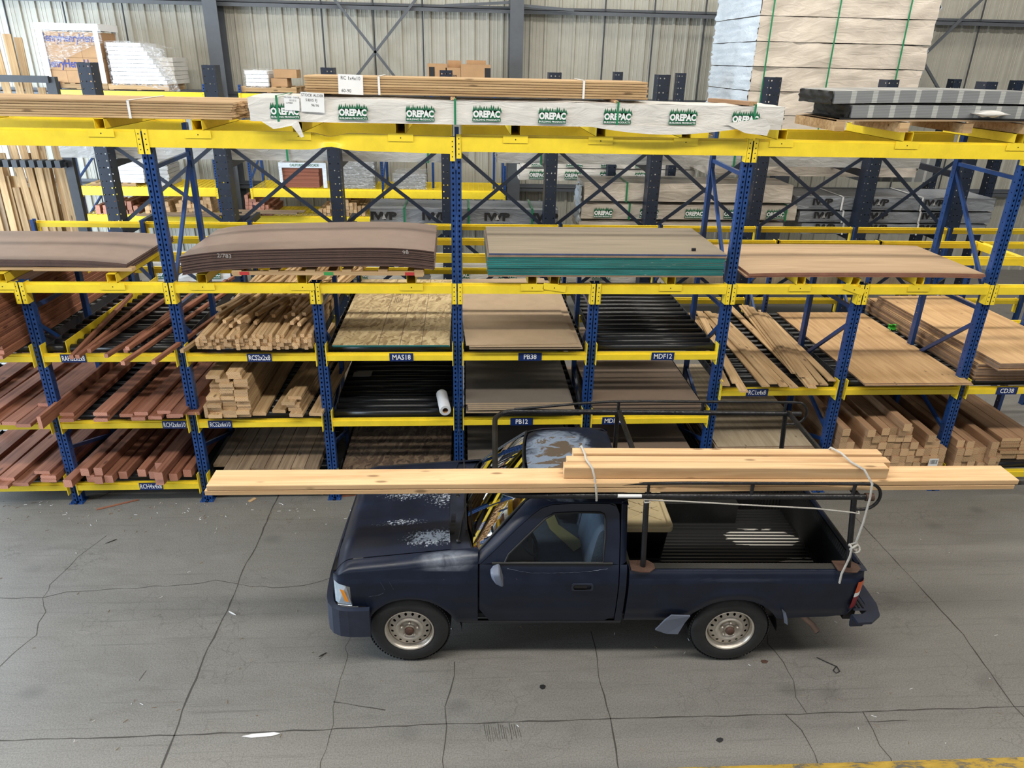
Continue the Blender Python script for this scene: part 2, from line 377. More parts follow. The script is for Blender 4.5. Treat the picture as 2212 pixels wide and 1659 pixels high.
# ---------------------------------------------------------------- floor
def concrete():
    m = bpy.data.materials.new('polished_concrete'); m.use_nodes = True; N, L = nodes(m); b = N['Principled BSDF']
    tc = N.new('ShaderNodeTexCoord'); V = tc.outputs['Object']
    big = tex(N, L, 'noise', V, .7, 5, .6); mid = tex(N, L, 'noise', mp(N, L, V, (3, 9, 1)), 1.0, 5, .65, .8); fine = tex(N, L, 'noise', V, 90, 3, .7)
    c = ramp(N, L, big.outputs['Fac'], [(.3, (.150, .143, .130)), (.7, (.215, .207, .19))])
    c = mix(N, L, .45, c, ramp(N, L, mid.outputs['Fac'], [(.3, (.13, .125, .115)), (.7, (.245, .238, .222))]))
    c = mix(N, L, .5, c, ramp(N, L, fine.outputs['Fac'], [(.35, (.085, .081, .074)), (.6, (.25, .242, .225))]))
    # fine crazing
    for s, w_ in ((5.5, .022), (2.1, .008)):
        v = tex(N, L, 'edge', mp(N, L, tex(N, L, 'noise', V, 2.5, 3).outputs['Color'], (.35,)*3, (0, 0, 0)), 1.0) if False else tex(N, L, 'edge', V, s)
        ad = N.new('ShaderNodeVectorMath'); ad.operation = 'MULTIPLY_ADD'
        nn = tex(N, L, 'noise', V, 6, 4); L.new(nn.outputs['Color'], ad.inputs[0]); ad.inputs[1].default_value = (.18,)*3; L.new(V, ad.inputs[2])
        L.new(ad.outputs[0], v.inputs['Vector'])
        msk = tex(N, L, 'noise', V, 1.3, 3); mk = ramp(N, L, msk.outputs['Fac'], [(.48, (0, 0, 0)), (.62, (.42,)*3)])
        ln = ramp(N, L, v.outputs['Distance'], [(0, (1, 1, 1)), (w_, (0, 0, 0))])
        c = mix(N, L, mix(N, L, 1., ln, mk, 'MULTIPLY'), c, (.06, .055, .05))
    # oil spots and tyre scuffs
    sp = tex(N, L, 'voronoi', mp(N, L, V, (1.1, 1.6, 1)), 1.0)
    c = mix(N, L, math_(N, L, 'MULTIPLY', ramp(N, L, sp.outputs['Distance'], [(.05, (1, 1, 1)), (.15, (0, 0, 0))]), .35), c, (.06, .058, .055))
    sf = tex(N, L, 'noise', mp(N, L, V, (.6, 26, 1), (3, 0, 0), (0, 0, .05)), 1.0, 5, .7)
    c = mix(N, L, math_(N, L, 'MULTIPLY', ramp(N, L, sf.outputs['Fac'], [(.56, (0, 0, 0)), (.70, (1, 1, 1))]), .45), c, (.07, .068, .064))
    L.new(c, b.inputs['Base Color']); L.new(ramp(N, L, mid.outputs['Fac'], [(.3, (.42,)*3), (.7, (.6,)*3)]), b.inputs['Roughness'])
    bp = N.new('ShaderNodeBump'); bp.inputs['Strength'].default_value = .12; bp.inputs['Distance'].default_value = .004
    L.new(fine.outputs['Fac'], bp.inputs['Height']); L.new(bp.outputs['Normal'], b.inputs['Normal']); return m
M_['concrete'] = concrete()
M_['crack'] = mat('floor_joint_filler', (.055, .050, .044), .9)
def worn_yellow():
    m = bpy.data.materials.new('worn_yellow_line_paint'); m.use_nodes = True; N, L = nodes(m); b = N['Principled BSDF']; b.inputs['Roughness'].default_value = .6
    tc = N.new('ShaderNodeTexCoord'); n = tex(N, L, 'noise', mp(N, L, tc.outputs['Object'], (4, 14, 1)), 1.0, 6, .75, .5)
    c = ramp(N, L, n.outputs['Fac'], [(.42, (.12, .11, .09)), (.50, (.42, .27, .03)), (.7, (.55, .36, .05))]); L.new(c, b.inputs['Base Color']); return m
M_['line'] = worn_yellow()
fl = MB(); fl.box(-16, 16, -9, 10, -.2, 0, 0)
def crack(pts, w_=.010, jit=.012, seg=.10, taper=True):
    P = [at(x, y, Z=0) for x, y in pts]; Q = []
    for a, b in zip(P, P[1:]):
        n = max(1, int((b-a).length/seg))
        for i in range(n): Q.append(a.lerp(b, i/n)+Vector((random.uniform(-jit, jit), random.uniform(-jit, jit), 0)))
    Q.append(P[-1]); vs = []
    for i, q in enumerate(Q):
        d = (Q[min(i+1, len(Q)-1)]-Q[max(i-1, 0)]).normalized(); s = Vector((-d.y, d.x, 0))*w_*.5*random.uniform(.5, 1.3)
        vs += [(q.x-s.x, q.y-s.y, .0008), (q.x+s.x, q.y+s.y, .0008)]
    fl.add(vs, [(2*i, 2*i+1, 2*i+3, 2*i+2) for i in range(len(Q)-1)], 1)
crack([(605, 1062), (560, 1165), (525, 1232), (500, 1300), (440, 1420), (375, 1588), (340, 1680)], .013, .008)
crack([(-200, 1609), (0, 1600), (375, 1588), (700, 1576), (965, 1564), (1200, 1557), (1320, 1553), (1700, 1543), (2212, 1526), (2500, 1518)], .010, .005)
crack([(-100, 1292), (60, 1292), (90, 1290), (140, 1280), (240, 1270), (330, 1268), (460, 1256), (480, 1254), (520, 1262), (590, 1268), (660, 1262), (716, 1248)], .007, .02)
crack([(228, 1158), (170, 1205), (110, 1260), (92, 1292), (98, 1320), (78, 1370), (30, 1410), (0, 1440), (-60, 1490)], .007, .02)
crack([(755, 1360), (745, 1440), (730, 1500), (716, 1560), (700, 1620), (690, 1680)], .005, .02)
crack([(985, 1432), (975, 1490), (962, 1530), (964, 1570), (960, 1640), (962, 1680)], .009, .016)
crack([(1275, 1365), (1285, 1400), (1298, 1480), (1320, 1550), (1330, 1620), (1340, 1680)], .010, .008)
crack([(1655, 1350), (1660, 1390), (1690, 1430), (1715, 1470), (1722, 1505), (1742, 1540)], .008, .016)
crack([(1698, 1546), (1730, 1580), (1762, 1625), (1770, 1680)], .009, .014)
crack([(1862, 1540), (1880, 1575), (1925, 1640), (1935, 1680)], .006, .018)
crack([(1840, 1110), (1975, 1255), (2080, 1370), (2190, 1525), (2260, 1600)], .010, .004)
for cx, cy in ((1085, 1580),):
    for k in range(16): crack([(cx-40+k*5, cy-14+random.uniform(-4, 6)), (cx-34+k*5, cy+random.uniform(8, 26))], .004, .002)
for x0, y0, x1, y1 in ((720, 1516, 832, 1534), (300, 1470, 316, 1448), (215, 1075, 240, 1062), (1870, 1560, 1960, 1556), (700, 1414, 690, 1424)):
    crack([(x0, y0), (x1, y1)], .008, .003)
# worn yellow line along the bottom right
a, b = at(1340, 1662, Z=0), at(2320, 1632, Z=0); a2, b2 = at(1340, 1700, Z=0), at(2320, 1668, Z=0)
fl.add([(a.x, a.y, .001), (b.x, b.y, .001), (b2.x, b2.y, .001), (a2.x, a2.y, .001)], [(0, 3, 2, 1)], 2)
floor = tag(fl.obj('floor', [M_['concrete'], M_['crack'], M_['line']]), kind='structure')
# ---------------------------------------------------------------- back wall
wl = MB(); YW = 10.0; pts = []; x = -15.0
while x < 16:
    pts += [(x, 0), (x+.02, -.032), (x+.06, -.032), (x+.08, 0)]
    for k in (1, 2): pts += [(x+.08+k*.075-.012, 0), (x+.08+k*.075, -.006), (x+.08+k*.075+.012, 0)]
    x += .305
vs = [(px, YW+py, z) for px, py in pts for z in (0, 7.4)]
wl.add(vs, [(2*i, 2*i+2, 2*i+3, 2*i+1) for i in range(len(pts)-1)])
tag(wl.obj('wall_back', M_['wallpanel']), kind='structure')
def struct(name, mb, m): return tag(mb.obj(name, m), kind='structure')
for X in (-4.95, 1.17, 7.3):
    s = MB()
    for dx in (-.0,):
        s.box(X-.14, X+.14, YW-.50, YW-.485, 0, 7.4); s.box(X-.14, X+.14, YW-.065, YW-.05, 0, 7.4); s.box(X-.008, X+.008, YW-.485, YW-.065, 0, 7.4)
    struct('trim_1', s, M_['steelgrey'])
for z in (5.50, 3.75, 1.9):
    s = MB(); s.box(-15, 15, YW-.24, YW-.05, z, z+.012); s.box(-15, 15, YW-.24, YW-.232, z-.07, z+.012); s.box(-15, 15, YW-.058, YW-.05, z, z+.07)
    struct('trim_2', s, M_['steelgrey'])
for i, (xa, ya) in enumerate(((8, 0), (135, 0), (263, 0), (693, 0), (805, 0), (912, 0), (1306, 40), (1412, 40), (1522, 40), (2005, 30), (2120, 30))):
    p = at(xa, ya, Y=9.9); s = MB(); s.tube([(p.x, 9.86, .1), (p.x, 9.86, 7.3)], .016, 8); struct('trim_3', s, M_['slate'])
def brace_rod(name, a, b, Y):
    p, q = at(*a, Y=Y), at(*b, Y=Y); s = MB(); s.bar(p, q, .05, .05); struct(name, s, M_['steelgrey'])
brace_rod('trim_4', (700, -30), (856, 170), 9.7); brace_rod('trim_4', (905, -10), (770, 165), 9.7)
brace_rod('trim_4', (2125, -5), (1985, 130), 9.7); brace_rod('trim_4', (1985, 118), (2032, 200), 9.7)
brace_rod('trim_4', (1240, 22), (1105, 10), 9.6); brace_rod('trim_4', (960, 12), (1110, 5), 9.6)
# ---------------------------------------------------------------- front pallet rack
W = 1.40; PW = .046; PD = .072; DA = 1.10
def XI(i): return (i-3)*W
def post_mesh(h, name):
    """one perforated channel post, front plate facing -Y, origin at foot centre of the front plate"""
    mb = MB(); t = .003; n = int(h/.05)
    for k in range(n):
        z0, z1 = k*.05, (k+1)*.05
        mb.cell(lambda u, v: (u, 0, v), -PW/2, PW/2, z0, z1, .0085, .013, 8, 0, 0, z0+.026)
    if n*.05 < h: mb.box(-PW/2, PW/2, 0, t, n*.05, h)
    for s in (-1, 1):
        for k in range(n//2):
            z0, z1 = k*.1, (k+1)*.1
            mb.cell(lambda u, v: (s*PW/2, u, v), 0, PD, z0, z1, .006, .006, 8, 0)
    mb.box(-PW/2, PW/2, PD, PD+t, 0, h)
    return mb.mesh(name, [M_['navy']])
HT, HM = 3.90, 2.515
_pm = {}
def post(parent, x, y, h, name='upright', flip=False):
    k = round(h, 2)
    if k not in _pm: _pm[k] = post_mesh(h, 'upright')
    o = link(name, _pm[k], parent); o.location = (x, y, 0)
    if flip: o.rotation_euler = (0, 0, pi)
    return o
def sign_mesh(txt, w_=.245, h_=.088):
    mb = MB(); mb.box(-w_/2, w_/2, -.003, 0, -h_/2, h_/2, 0)
    put_text(mb, txt, .078, front_at(0, -.0036, -.002), 1, .0012, (.58 if len(txt) > 8 else .66) if len(txt) > 6 else .85)
    return mb.mesh('shelf_sign', [M_['signblue'], M_['white']])
def beam(parent, x0, x1, y, z0, z1, conn='front', name='beam', depth=.05):
    """yellow step beam between two posts; end plates are children"""
    mb = MB(); mb.box(x0, x1, y-depth, y, z0, z1-.02); mb.box(x0, x1, y-depth*.62, y, z1-.02, z1)
    o = mb.obj(name, M_['yellow'], parent)
    for s, xe in ((-1, x0), (1, x1)):
        c = MB()
        if conn == 'front':      # plate wraps the face of the post and hangs below the beam
            xa, xb = (xe-.045, xe) if s < 0 else (xe, xe+.045)
            c.box(xa, xb, y-.055, y-.05, z1-.21, z1+.005, 0)
            c.box(xe-.003, xe+.003, y-.055, y+.04, z1-.21, z1+.005, 0)
            for k in range(4): c.lathe([(0, -.0012), (.006, -.0012), (.006, 0)], ((xa+xb)/2, y-.055, z1-.035-k*.045), 'y', 8, 1)
        elif conn == 'low':
            c.box(xe-.004, xe+.004, y-.045, y+.03, z0-.14, z1, 0)
        else:
            c.box(xe-.004, xe+.004, y-.055, y+.05, z0-.06, z1+.10, 0)
            for k in range(3): c.lathe([(0, -.001), (.005, -.001), (.005, 0)], (xe+s*.0045, y-.03, z0-.02+k*.09), 'x', 8, 1)
        c.obj('end_plate', [M_['yellow'], M_['black']], o)
    return o
def brace(parent, a, b, w_=.03, m='navy', name='brace'):
    mb = MB(); mb.bar(a, b, w_, w_*1.3); return mb.obj(name, M_[m], parent)
rack = thing('pallet_rack', 'long blue and yellow pallet rack facing the aisle behind the pickup truck', 'rack')
SIDES = (-.028, .028)
for i in range(-1, 9):
    tall = i % 2 == 1; h = HT if tall else HM
    for s in SIDES:
        u = post(rack, XI(i)+s, 0, h); b = MB(); b.box(-.045, .045, -.05, .10, 0, .008); 
        for q in (-.03, .03): b.lathe([(0, .018), (.009, .018), (.009, .008)], (q, -.038, 0), 'z', 6)
        b.obj('base_plate', M_['navy'], u)
    ub = post(rack, XI(i), DA, h, flip=True)
    # frame bracing in the Y-Z plane
    zz = [(DA-.05, 2.20, .05, 2.22), (.05, 2.08, DA-.05, 1.25), (DA-.05, 1.15, .05, .75), (.05, .65, DA-.05, .30)]
    for y0, z0, y1, z1 in zz: brace(rack, (XI(i), y0, z0), (XI(i), y1, z1))
    if tall:
        brace(rack, (XI(i), .06, 3.58), (XI(i), DA-.05, 3.60)); brace(rack, (XI(i), DA-.06, 3.52), (XI(i), .08, 2.40))
ends = XI
SIGNS = {}
def bay_beams(i, j, z0, z1, conn, back=True, dz=0.):
    x0, x1 = XI(i)+.052, XI(j)-.052
    o = beam(rack, x0, x1, 0, z0, z1, conn)
    if back: beam(rack, x0, x1, DA+.10, z0, z1, 'low')
    SIGNS[(i, round(z0, 2))] = o
# top level: double bays, one beam bent and dented
for i in (-1, 1, 3, 5, 7): bay_beams(i, i+2, 3.775, 3.925, 'front') if i != 1 else None
x0, x1 = XI(1)+.052, XI(3)-.052
mb = MB(); xd = -1.14
def dent(u, v):
    x = x0+(x1-x0)*u; k = math.exp(-((x-xd)/.11)**2); sag = -.03*max(0, 1-abs((x-xd)/1.1)) if x > xd-.2 else 0
    z = 3.925-.15*v-.035*k*(1-v)+.028*k*v; return (x, -.05+.045*k*(1-abs(2*v-1)), z+(-.035*(x-xd)/1.1 if x > xd else 0)*.6)
mb.grid(dent, 60, 6, 0); mb.grid(lambda u, v: (dent(u, 0)[0], -.05+.05*v, dent(u, 0)[2]), 60, 1, 0); mb.grid(lambda u, v: (dent(u, 1)[0], -.05+.05*v, dent(u, 1)[2]), 60, 1, 0)
mb.grid(lambda u, v: (dent(u, 0)[0], 0, dent(u, 0)[2]*(1-v)+dent(u, 1)[2]*v), 60, 1, 0)
bent = mb.obj('beam', M_['yellow'], rack); bent['label'] = 'yellow beam with a crumpled dent'
for s, xe, dz in ((-1, x0, 0), (1, x1, -.025)):
    c = MB(); xa, xb = (xe-.045, xe) if s < 0 else (xe, xe+.045); c.box(xa, xb, -.055, -.05, 3.715+dz, 3.93+dz)
    for k in range(4): c.lathe([(0, -.0012), (.006, -.0012), (.006, 0)], ((xa+xb)/2, -.055, 3.89+dz-k*.045), 'y', 8, 1)
    c.obj('end_plate', [M_['yellow'], M_['black']], bent)
beam(rack, x0, x1, DA+.10, 3.775, 3.925, 'side')
for i in range(-1, 8): bay_beams(i, i+1, 2.412, 2.512, 'front')
for i in range(-1, 5):
    for z0, z1 in ((1.690, 1.768), (.932, 1.012), (.178, .262)): bay_beams(i, i+1, z0, z1, 'side', z0 > 1)
for i in (5, 6, 7):
    for z0, z1 in ((1.262, 1.340), (.178, .262)): bay_beams(i, i+1, z0, z1, 'side', z0 > 1)
# cross bars lying front to back, open square ends towards the aisle
def cross_bar(x, z, tilt=0., L_=1.15):
    mb = MB(); a, t = .045, .004; M = Matrix.Translation((x, -.05, z+.045)) @ Matrix.Rotation(tilt, 4, 'Y')
    for b in ((-a, a, 0, L_, a-t, a), (-a, a, 0, L_, -a, -a+t), (-a, -a+t, 0, L_, -a, a), (a-t, a, 0, L_, -a, a)): mb.box(*b, 0, M)
    mb.box(-a+t, a-t, .55, .56, -a+t, a-t, 1, M)
    o = mb.obj('cross_bar', [M_['yellow'], M_['black']], rack)
    p = MB(); M2 = Matrix.Translation((x, -.056, z-.035)) @ Matrix.Rotation(tilt*1.4, 4, 'Y'); p.box(-.115, .115, -.004, 0, -.03, .038, 0, M2)
    p.lathe([(0, -.0052), (.006, -.0052), (.006, -.004)], (x, -.056, z-.035), 'y', 8, 1); p.obj('mounting_tab', [M_['yellow'], M_['black']], o)
for x in (-4.346, -3.322, -2.474, -1.515, -.452, .751, 2.162, 3.514, 4.779): cross_bar(x, 2.512)
cross_bar(.976, 2.512, .10); cross_bar(4.09, 2.50, .22)
for x in (-3.148, -2.305, -1.42, -.5, .552, 1.345, 2.15, 3.07, 4.30, 5.41, -4.6): cross_bar(x, 3.925)
for txt, px, py, lvl, i in (('RAHS2x2x8', 159, 777, 1.69, 0), ('RCS2x2x8', 560, 771, 1.69, 1), ('MAS18', 867, 770, 1.69, 2), ('PB38', 1145, 770, 1.69, 3), ('MDF12', 1432, 768, 1.69, 4),
                      ('RCH2x6x10', 376, 914, .93, 0), ('RCS2x6x10', 475, 914, .93, 1), ('PB12', 1127, 905, .93, 3), ('MDF58', 1325, 905, .93, 4), ('RCH4x4x8', 325, 1046, .18, 0),
                      ('RC1x4x8', 1637, 840, 1.26, 5), ('CD38', 2178, 836, 1.26, 7)):
    p = at(px, py, Y=-.055); o = link('shelf_sign', sign_mesh(txt), SIGNS[(i, lvl)]); o.location = (p.x, -.052, {1.69: 1.730, .93: .972, .18: .220, 1.26: 1.301}[lvl])
# ---------------------------------------------------------------- rear half of the rack
rear = thing('pallet_rack', 'low rear pallet rack standing behind the front rack with its post tops showing', 'rack')
YF, YB = 2.25, 2.95
for i in range(-1, 12):
    x = XI(i)
    for y, f in ((YF, False), (YB, True)): post(rear, x, y, 2.52 if y == YB else 2.46, flip=f)
    brace(rear, (x, YF+.05, 2.2), (x, YB-.05, 1.7)); brace(rear, (x, YF+.05, 1.1), (x, YB-.05, 1.6)); brace(rear, (x, YF+.05, 1.0), (x, YB-.05, .5))
for i in range(-1, 11):
    x0, x1 = XI(i)+.03, XI(i+1)-.03
    beam(rear, x0, x1, YF, 2.37, 2.455, 'front'); beam(rear, x0, x1, YB+.02, 2.41, 2.485, 'low')
    z = (1.69 if i < 5 else 1.26)
    beam(rear, x0, x1, YF, z+.01, z+.08, 'low'); beam(rear, x0, x1, YB+.02, z+.10, z+.18, 'low')
    if i < 5: beam(rear, x0, x1, YF, .94, 1.01, 'low')
mb = MB(); mb.box(6.95, 7.04, 1.22, YF-.02, 2.36, 2.45); mb.obj('cross_bar', M_['yellow'], rear)
# ---------------------------------------------------------------- roller decks
_rm = {}
def roller_deck(i, ztop, label, y0=.06, y1=2.36, lanes=None, j=None, pitch=.152):
    x0, x1 = XI(i)+.062, XI(j or i+1)-.062; zc = ztop-.045
    t = thing('roller_deck', label, 'roller conveyor', ((x0+x1)/2, 0, ztop-.10))
    w_ = x1-x0
    def rail(xr, tall=.0):
        mb = MB(); s = 1 if xr < 0 else -1; mb.box(xr, xr+s*.004, y0-.03, y1+.05, 0, .095+tall); mb.box(xr, xr+s*.03, y0-.03, y1+.05, 0, .004)
        n = int((y1-y0)/pitch)
        for k in range(n+1): mb.lathe([(0, -.004), (.012, -.004), (.012, .0)], (xr-.0, y0+k*pitch, .055), 'x', 8, 1)
        mb.obj('side_rail', [M_['slate'], M_['black']], t)
    rail(-w_/2+.002); rail(w_/2-.002)
    for l0, l1 in (lanes or [(-w_/2+.01, w_/2-.01)]):
        key = round(l1-l0, 3)
        if key not in _rm:
            mb = MB(); mb.tube([(l0, 0, 0), (l0+.004, 0, 0), (l0+.004, 0, 0), (l1-.004, 0, 0), (l1, 0, 0)], [.012, .012, .044, .044, .012], 16); _rm[key] = (mb.mesh('roller', [M_['roller']]), l0)
        me, ref = _rm[key]; n = int((y1-y0)/pitch)
        for k in range(n+1):
            o = link('roller', me, t); o.location = (l0-ref, y0+k*pitch, .055)
    if lanes:
        mb = MB(); xr = (lanes[0][1]+lanes[1][0])/2; mb.box(xr-.003, xr+.003, y0-.03, y1+.05, 0, .14); mb.box(xr-.04, xr, y0-.03, y1+.05, 0, .004); mb.obj('side_rail', M_['yellow'], t)
    return t
Z2, Z1, Z0, ZR = 1.842, 1.084, .336, 1.414
roller_deck(-1, Z2, 'roller deck under the tall redwood board stack at far left')
roller_deck(0, Z2, 'roller deck with gaps showing under the thin redwood sticks', lanes=[(-.63, -.47), (-.41, .63)])
roller_deck(1, Z2, 'roller deck under the cedar two by two pile'); roller_deck(2, Z2, 'roller deck under the pale strand board')
roller_deck(3, Z2, 'roller deck under the topmost particleboard sheets'); roller_deck(4, Z2, 'empty black roller deck on the upper level right of the particleboard')
roller_deck(-1, Z1, 'roller deck on the middle level at far left'); roller_deck(0, Z1, 'roller deck under the flat redwood boards, middle level')
roller_deck(1, Z1, 'roller deck under the square block of cedar planks'); roller_deck(2, Z1, 'empty black roller deck holding the plastic film roll')
roller_deck(3, Z1, 'roller deck under the grey particleboard stack'); roller_deck(4, Z1, 'roller deck under the brown fibreboard stack')
roller_deck(-1, Z0, 'bottom roller deck at far left'); roller_deck(0, Z0, 'bottom roller deck under the redwood posts'); roller_deck(1, Z0, 'bottom roller deck under the weathered planks')
roller_deck(2, Z0, 'bottom roller deck under the dark strand board'); roller_deck(3, Z0, 'bottom roller deck behind the truck windshield'); roller_deck(4, Z0, 'bottom roller deck behind the truck cab')
roller_deck(5, ZR, 'roller deck under the fanned cedar one by four boards'); roller_deck(6, ZR, 'roller deck under the single orange plywood sheet')
roller_deck(7, ZR, 'roller deck under the tall plywood stack at far right')
roller_deck(5, Z0, 'bottom roller deck under the pale plywood stack'); roller_deck(6, Z0, 'bottom roller deck under the big fir post block'); roller_deck(7, Z0, 'bottom roller deck at far right')
# ---------------------------------------------------------------- pickup truck
TH = -0.0373; T0 = Vector((-.3866, -2.4957, 0)); YC = .79
truck = thing('pickup_truck', 'dark blue pickup truck with peeling roof paint and a black pipe rack', 'truck', T0, TH)
TM = Matrix.Translation(T0) @ Matrix.Rotation(TH, 4, 'Z')
def paint():
    m = bpy.data.materials.new('faded_dark_blue_paint'); m.use_nodes = True; N, L = nodes(m); b = N['Principled BSDF']
    tc = N.new('ShaderNodeTexCoord'); V = tc.outputs['Object']; sx = N.new('ShaderNodeSeparateXYZ'); L.new(V, sx.inputs[0])
    X, Y, Z = sx.outputs
    n = tex(N, L, 'noise', V, 3.5, 5, .6); c = ramp(N, L, n.outputs['Fac'], [(.3, (.0042, .0078, .019)), (.7, (.008, .0145, .037))])
    fine = tex(N, L, 'noise', V, 48, 5, .75); med = tex(N, L, 'noise', mp(N, L, V, (1, 1.6, 1)), 6.5, 6, .68, .8)
    def blob(cx, cy, rx, ry):
        dx = math_(N, L, 'DIVIDE', math_(N, L, 'SUBTRACT', X, cx), rx); dy = math_(N, L, 'DIVIDE', math_(N, L, 'SUBTRACT', Y, cy), ry)
        d = math_(N, L, 'ADD', math_(N, L, 'MULTIPLY', dx, dx), math_(N, L, 'MULTIPLY', dy, dy))
        return math_(N, L, 'MAXIMUM', math_(N, L, 'SUBTRACT', 1., d), 0.)
    def zmask(z0):
        return math_(N, L, 'GREATER_THAN', Z, z0)
    # white dust on the hood
    d = blob(.20, .27, .34, .13)
    for a in ((.24, .86, .20, .28), (-.08, .92, .34, .14), (-.1, .50, .30, .07)):
        d = math_(N, L, 'MAXIMUM', d, math_(N, L, 'MULTIPLY', blob(*a), .68))
    d = math_(N, L, 'MULTIPLY', d, zmask(.94))
    lvl = math_(N, L, 'MULTIPLY_ADD', d, .30, fine.outputs['Fac'])
    dust = math_(N, L, 'MULTIPLY', ramp(N, L, lvl, [(.70, (0, 0, 0)), (.78, (1, 1, 1))]), 1.)
    c = mix(N, L, dust, c, (.42, .46, .52))
    # chalky fade along fender shoulder
    f = math_(N, L, 'MULTIPLY', blob(.30, .04, .26, .07), ramp(N, L, med.outputs['Fac'], [(.35, (.3,)*3), (.6, (1, 1, 1))]))
    f = math_(N, L, 'MULTIPLY', f, math_(N, L, 'GREATER_THAN', Z, .935)); c = mix(N, L, math_(N, L, 'MULTIPLY', f, .75), c, (.24, .27, .33))
    # peeling roof: chalky clear coat with bare brown primer islands
    rf = math_(N, L, 'MULTIPLY', blob(1.22, .70, .36, .62), math_(N, L, 'GREATER_THAN', Z, 1.455))
    chalk = ramp(N, L, math_(N, L, 'MULTIPLY_ADD', rf, .35, math_(N, L, 'MULTIPLY', med.outputs['Fac'], .8)), [(.42, (0, 0, 0)), (.60, (1, 1, 1))])
    chalk = mix(N, L, 1., chalk, ramp(N, L, rf, [(.0, (0, 0, 0)), (.3, (1, 1, 1))]), 'MULTIPLY')
    c = mix(N, L, chalk, c, (.20, .25, .33))
    prim = ramp(N, L, math_(N, L, 'MULTIPLY_ADD', rf, .30, med.outputs['Fac']), [(.735, (0, 0, 0)), (.75, (1, 1, 1))])
    c = mix(N, L, prim, c, (.115, .085, .06))
    # small scratches
    sc_ = tex(N, L, 'noise', mp(N, L, V, (9, 9, 60)), 1.0, 6, .8, 2.5)
    c = mix(N, L, math_(N, L, 'MULTIPLY', ramp(N, L, sc_.outputs['Fac'], [(.70, (0, 0, 0)), (.73, (1, 1, 1))]), .35), c, (.20, .22, .27))
    L.new(c, b.inputs['Base Color'])
    r = math_(N, L, 'ADD', ramp(N, L, n.outputs['Fac'], [(.3, (.30,)*3), (.7, (.42,)*3)]), math_(N, L, 'MULTIPLY', math_(N, L, 'MAXIMUM', dust, chalk), .35))
    L.new(r, b.inputs['Roughness']); b.inputs['Specular IOR Level'].default_value = .38; b.inputs['Coat Weight'].default_value = .06; b.inputs['Coat Roughness'].default_value = .25
    return m
M_['paint'] = paint()
M_['trim'] = mat('black_rubber_trim', (.010, .011, .013), .55)
M_['bumper'] = mat('dark_blue_plastic_bumper', (.018, .024, .045), .5, 0, .1, 40, .3)
M_['seat'] = mat('blue_grey_seat_cloth', (.12, .155, .235), .9, 0, .3, 80, .2)
M_['interior'] = mat('dark_grey_interior_plastic', (.025, .028, .034), .7, 0, .1, 50, .2)
M_['mirror'] = mat('grey_blue_mirror_shell', (.12, .14, .19), .5, 0, .05, 40, .1)
M_['silver'] = mat('bare_silver_metal', (.50, .52, .54), .3, .8)
M_['liner'] = mat('black_bed_liner', (.012, .0125, .013), .38, 0, .1, 60, .3)
M_['lens'] = mat('clear_headlamp_lens', (.50, .58, .66), .15, .3, .5, 30)
M_['amber'] = mat('amber_lens', (.85, .30, .02), .25); M_['orange'] = mat('orange_lens', (.55, .09, .02), .3); M_['red'] = mat('dark_red_lens', (.20, .01, .015), .3)
def glass():
    m = bpy.data.materials.new('window_glass'); m.use_nodes = True; N, L = nodes(m); out = N['Material Output']
    t = N.new('ShaderNodeBsdfTransparent'); t.inputs[0].default_value = (.70, .76, .75, 1); g = N.new('ShaderNodeBsdfGlossy'); g.inputs['Roughness'].default_value = .02
    fr = N.new('ShaderNodeFresnel'); fr.inputs['IOR'].default_value = 1.6; mx = N.new('ShaderNodeMixShader')
    k = math_(N, L, 'MULTIPLY_ADD', fr.outputs[0], 1.0, .04); L.new(k, mx.inputs[0]); L.new(t.outputs[0], mx.inputs[1]); L.new(g.outputs[0], mx.inputs[2]); L.new(mx.outputs[0], out.inputs[0]); return m
M_['glass'] = glass()
def interp(tbl, z):
    if z <= tbl[0][0]: return tbl[0][1]
    for (a, va), (b, vb) in zip(tbl, tbl[1:]):
        if z <= b:
            k = (z-a)/(b-a); k = k*k*(3-2*k) if len(tbl) > 4 else k; return va+(vb-va)*k
    return tbl[-1][1]
SK = [(.36, .045), (.45, .012), (.60, -.012), (.74, -.030), (.845, -.034), (.862, -.022), (.93, -.012), (.98, .010), (1.03, .04)]
def ysk(z): return interp(SK, z)
def side_panel(mb, xs, zlo, zhi, extra=None, side=0, nz=18, mi=0, skin=ysk, thick=.02):
    """skin panel built column by column; side 0 near the camera, 1 far"""
    def P(x, z, off=0.):
        y = skin(z)+off+(extra(x, z) if extra else 0)
        return (x, y if not side else 2*YC-y, z)
    n = len(xs); fn = lambda u, v: (lambda x: P(x, zlo(x)+(zhi(x)-zlo(x))*v))(xs[round(u*(n-1))])
    mb.grid(fn, n-1, nz, mi, True, flip=bool(side))
    # returns along the lower edge and both ends
    mb.grid(lambda u, k: (lambda x: P(x, zlo(x), k*.05))(xs[round(u*(n-1))]), n-1, 1, mi, False, flip=not side)
    for xe, fl_ in ((xs[0], 0), (xs[-1], 1)):
        mb.grid(lambda v, k: P(xe, zlo(xe)+(zhi(xe)-zlo(xe))*v, k*.03), nz, 1, mi, False, flip=bool(fl_) != bool(side))
def frange(a, b, n): return [a+(b-a)*i/n for i in range(n+1)]
def arch(x, cx, cz, rx, rz, base):
    d = (x-cx)/rx
    return max(base, cz+rz*sqrt(1-d*d)) if abs(d) < 1 else base
def hood_side_z(x): return interp([(-.58, .885), (-.50, .905), (.56, .985)], x)      # top of the fender side
SEAM = lambda x: .095+.02*(x+.5)
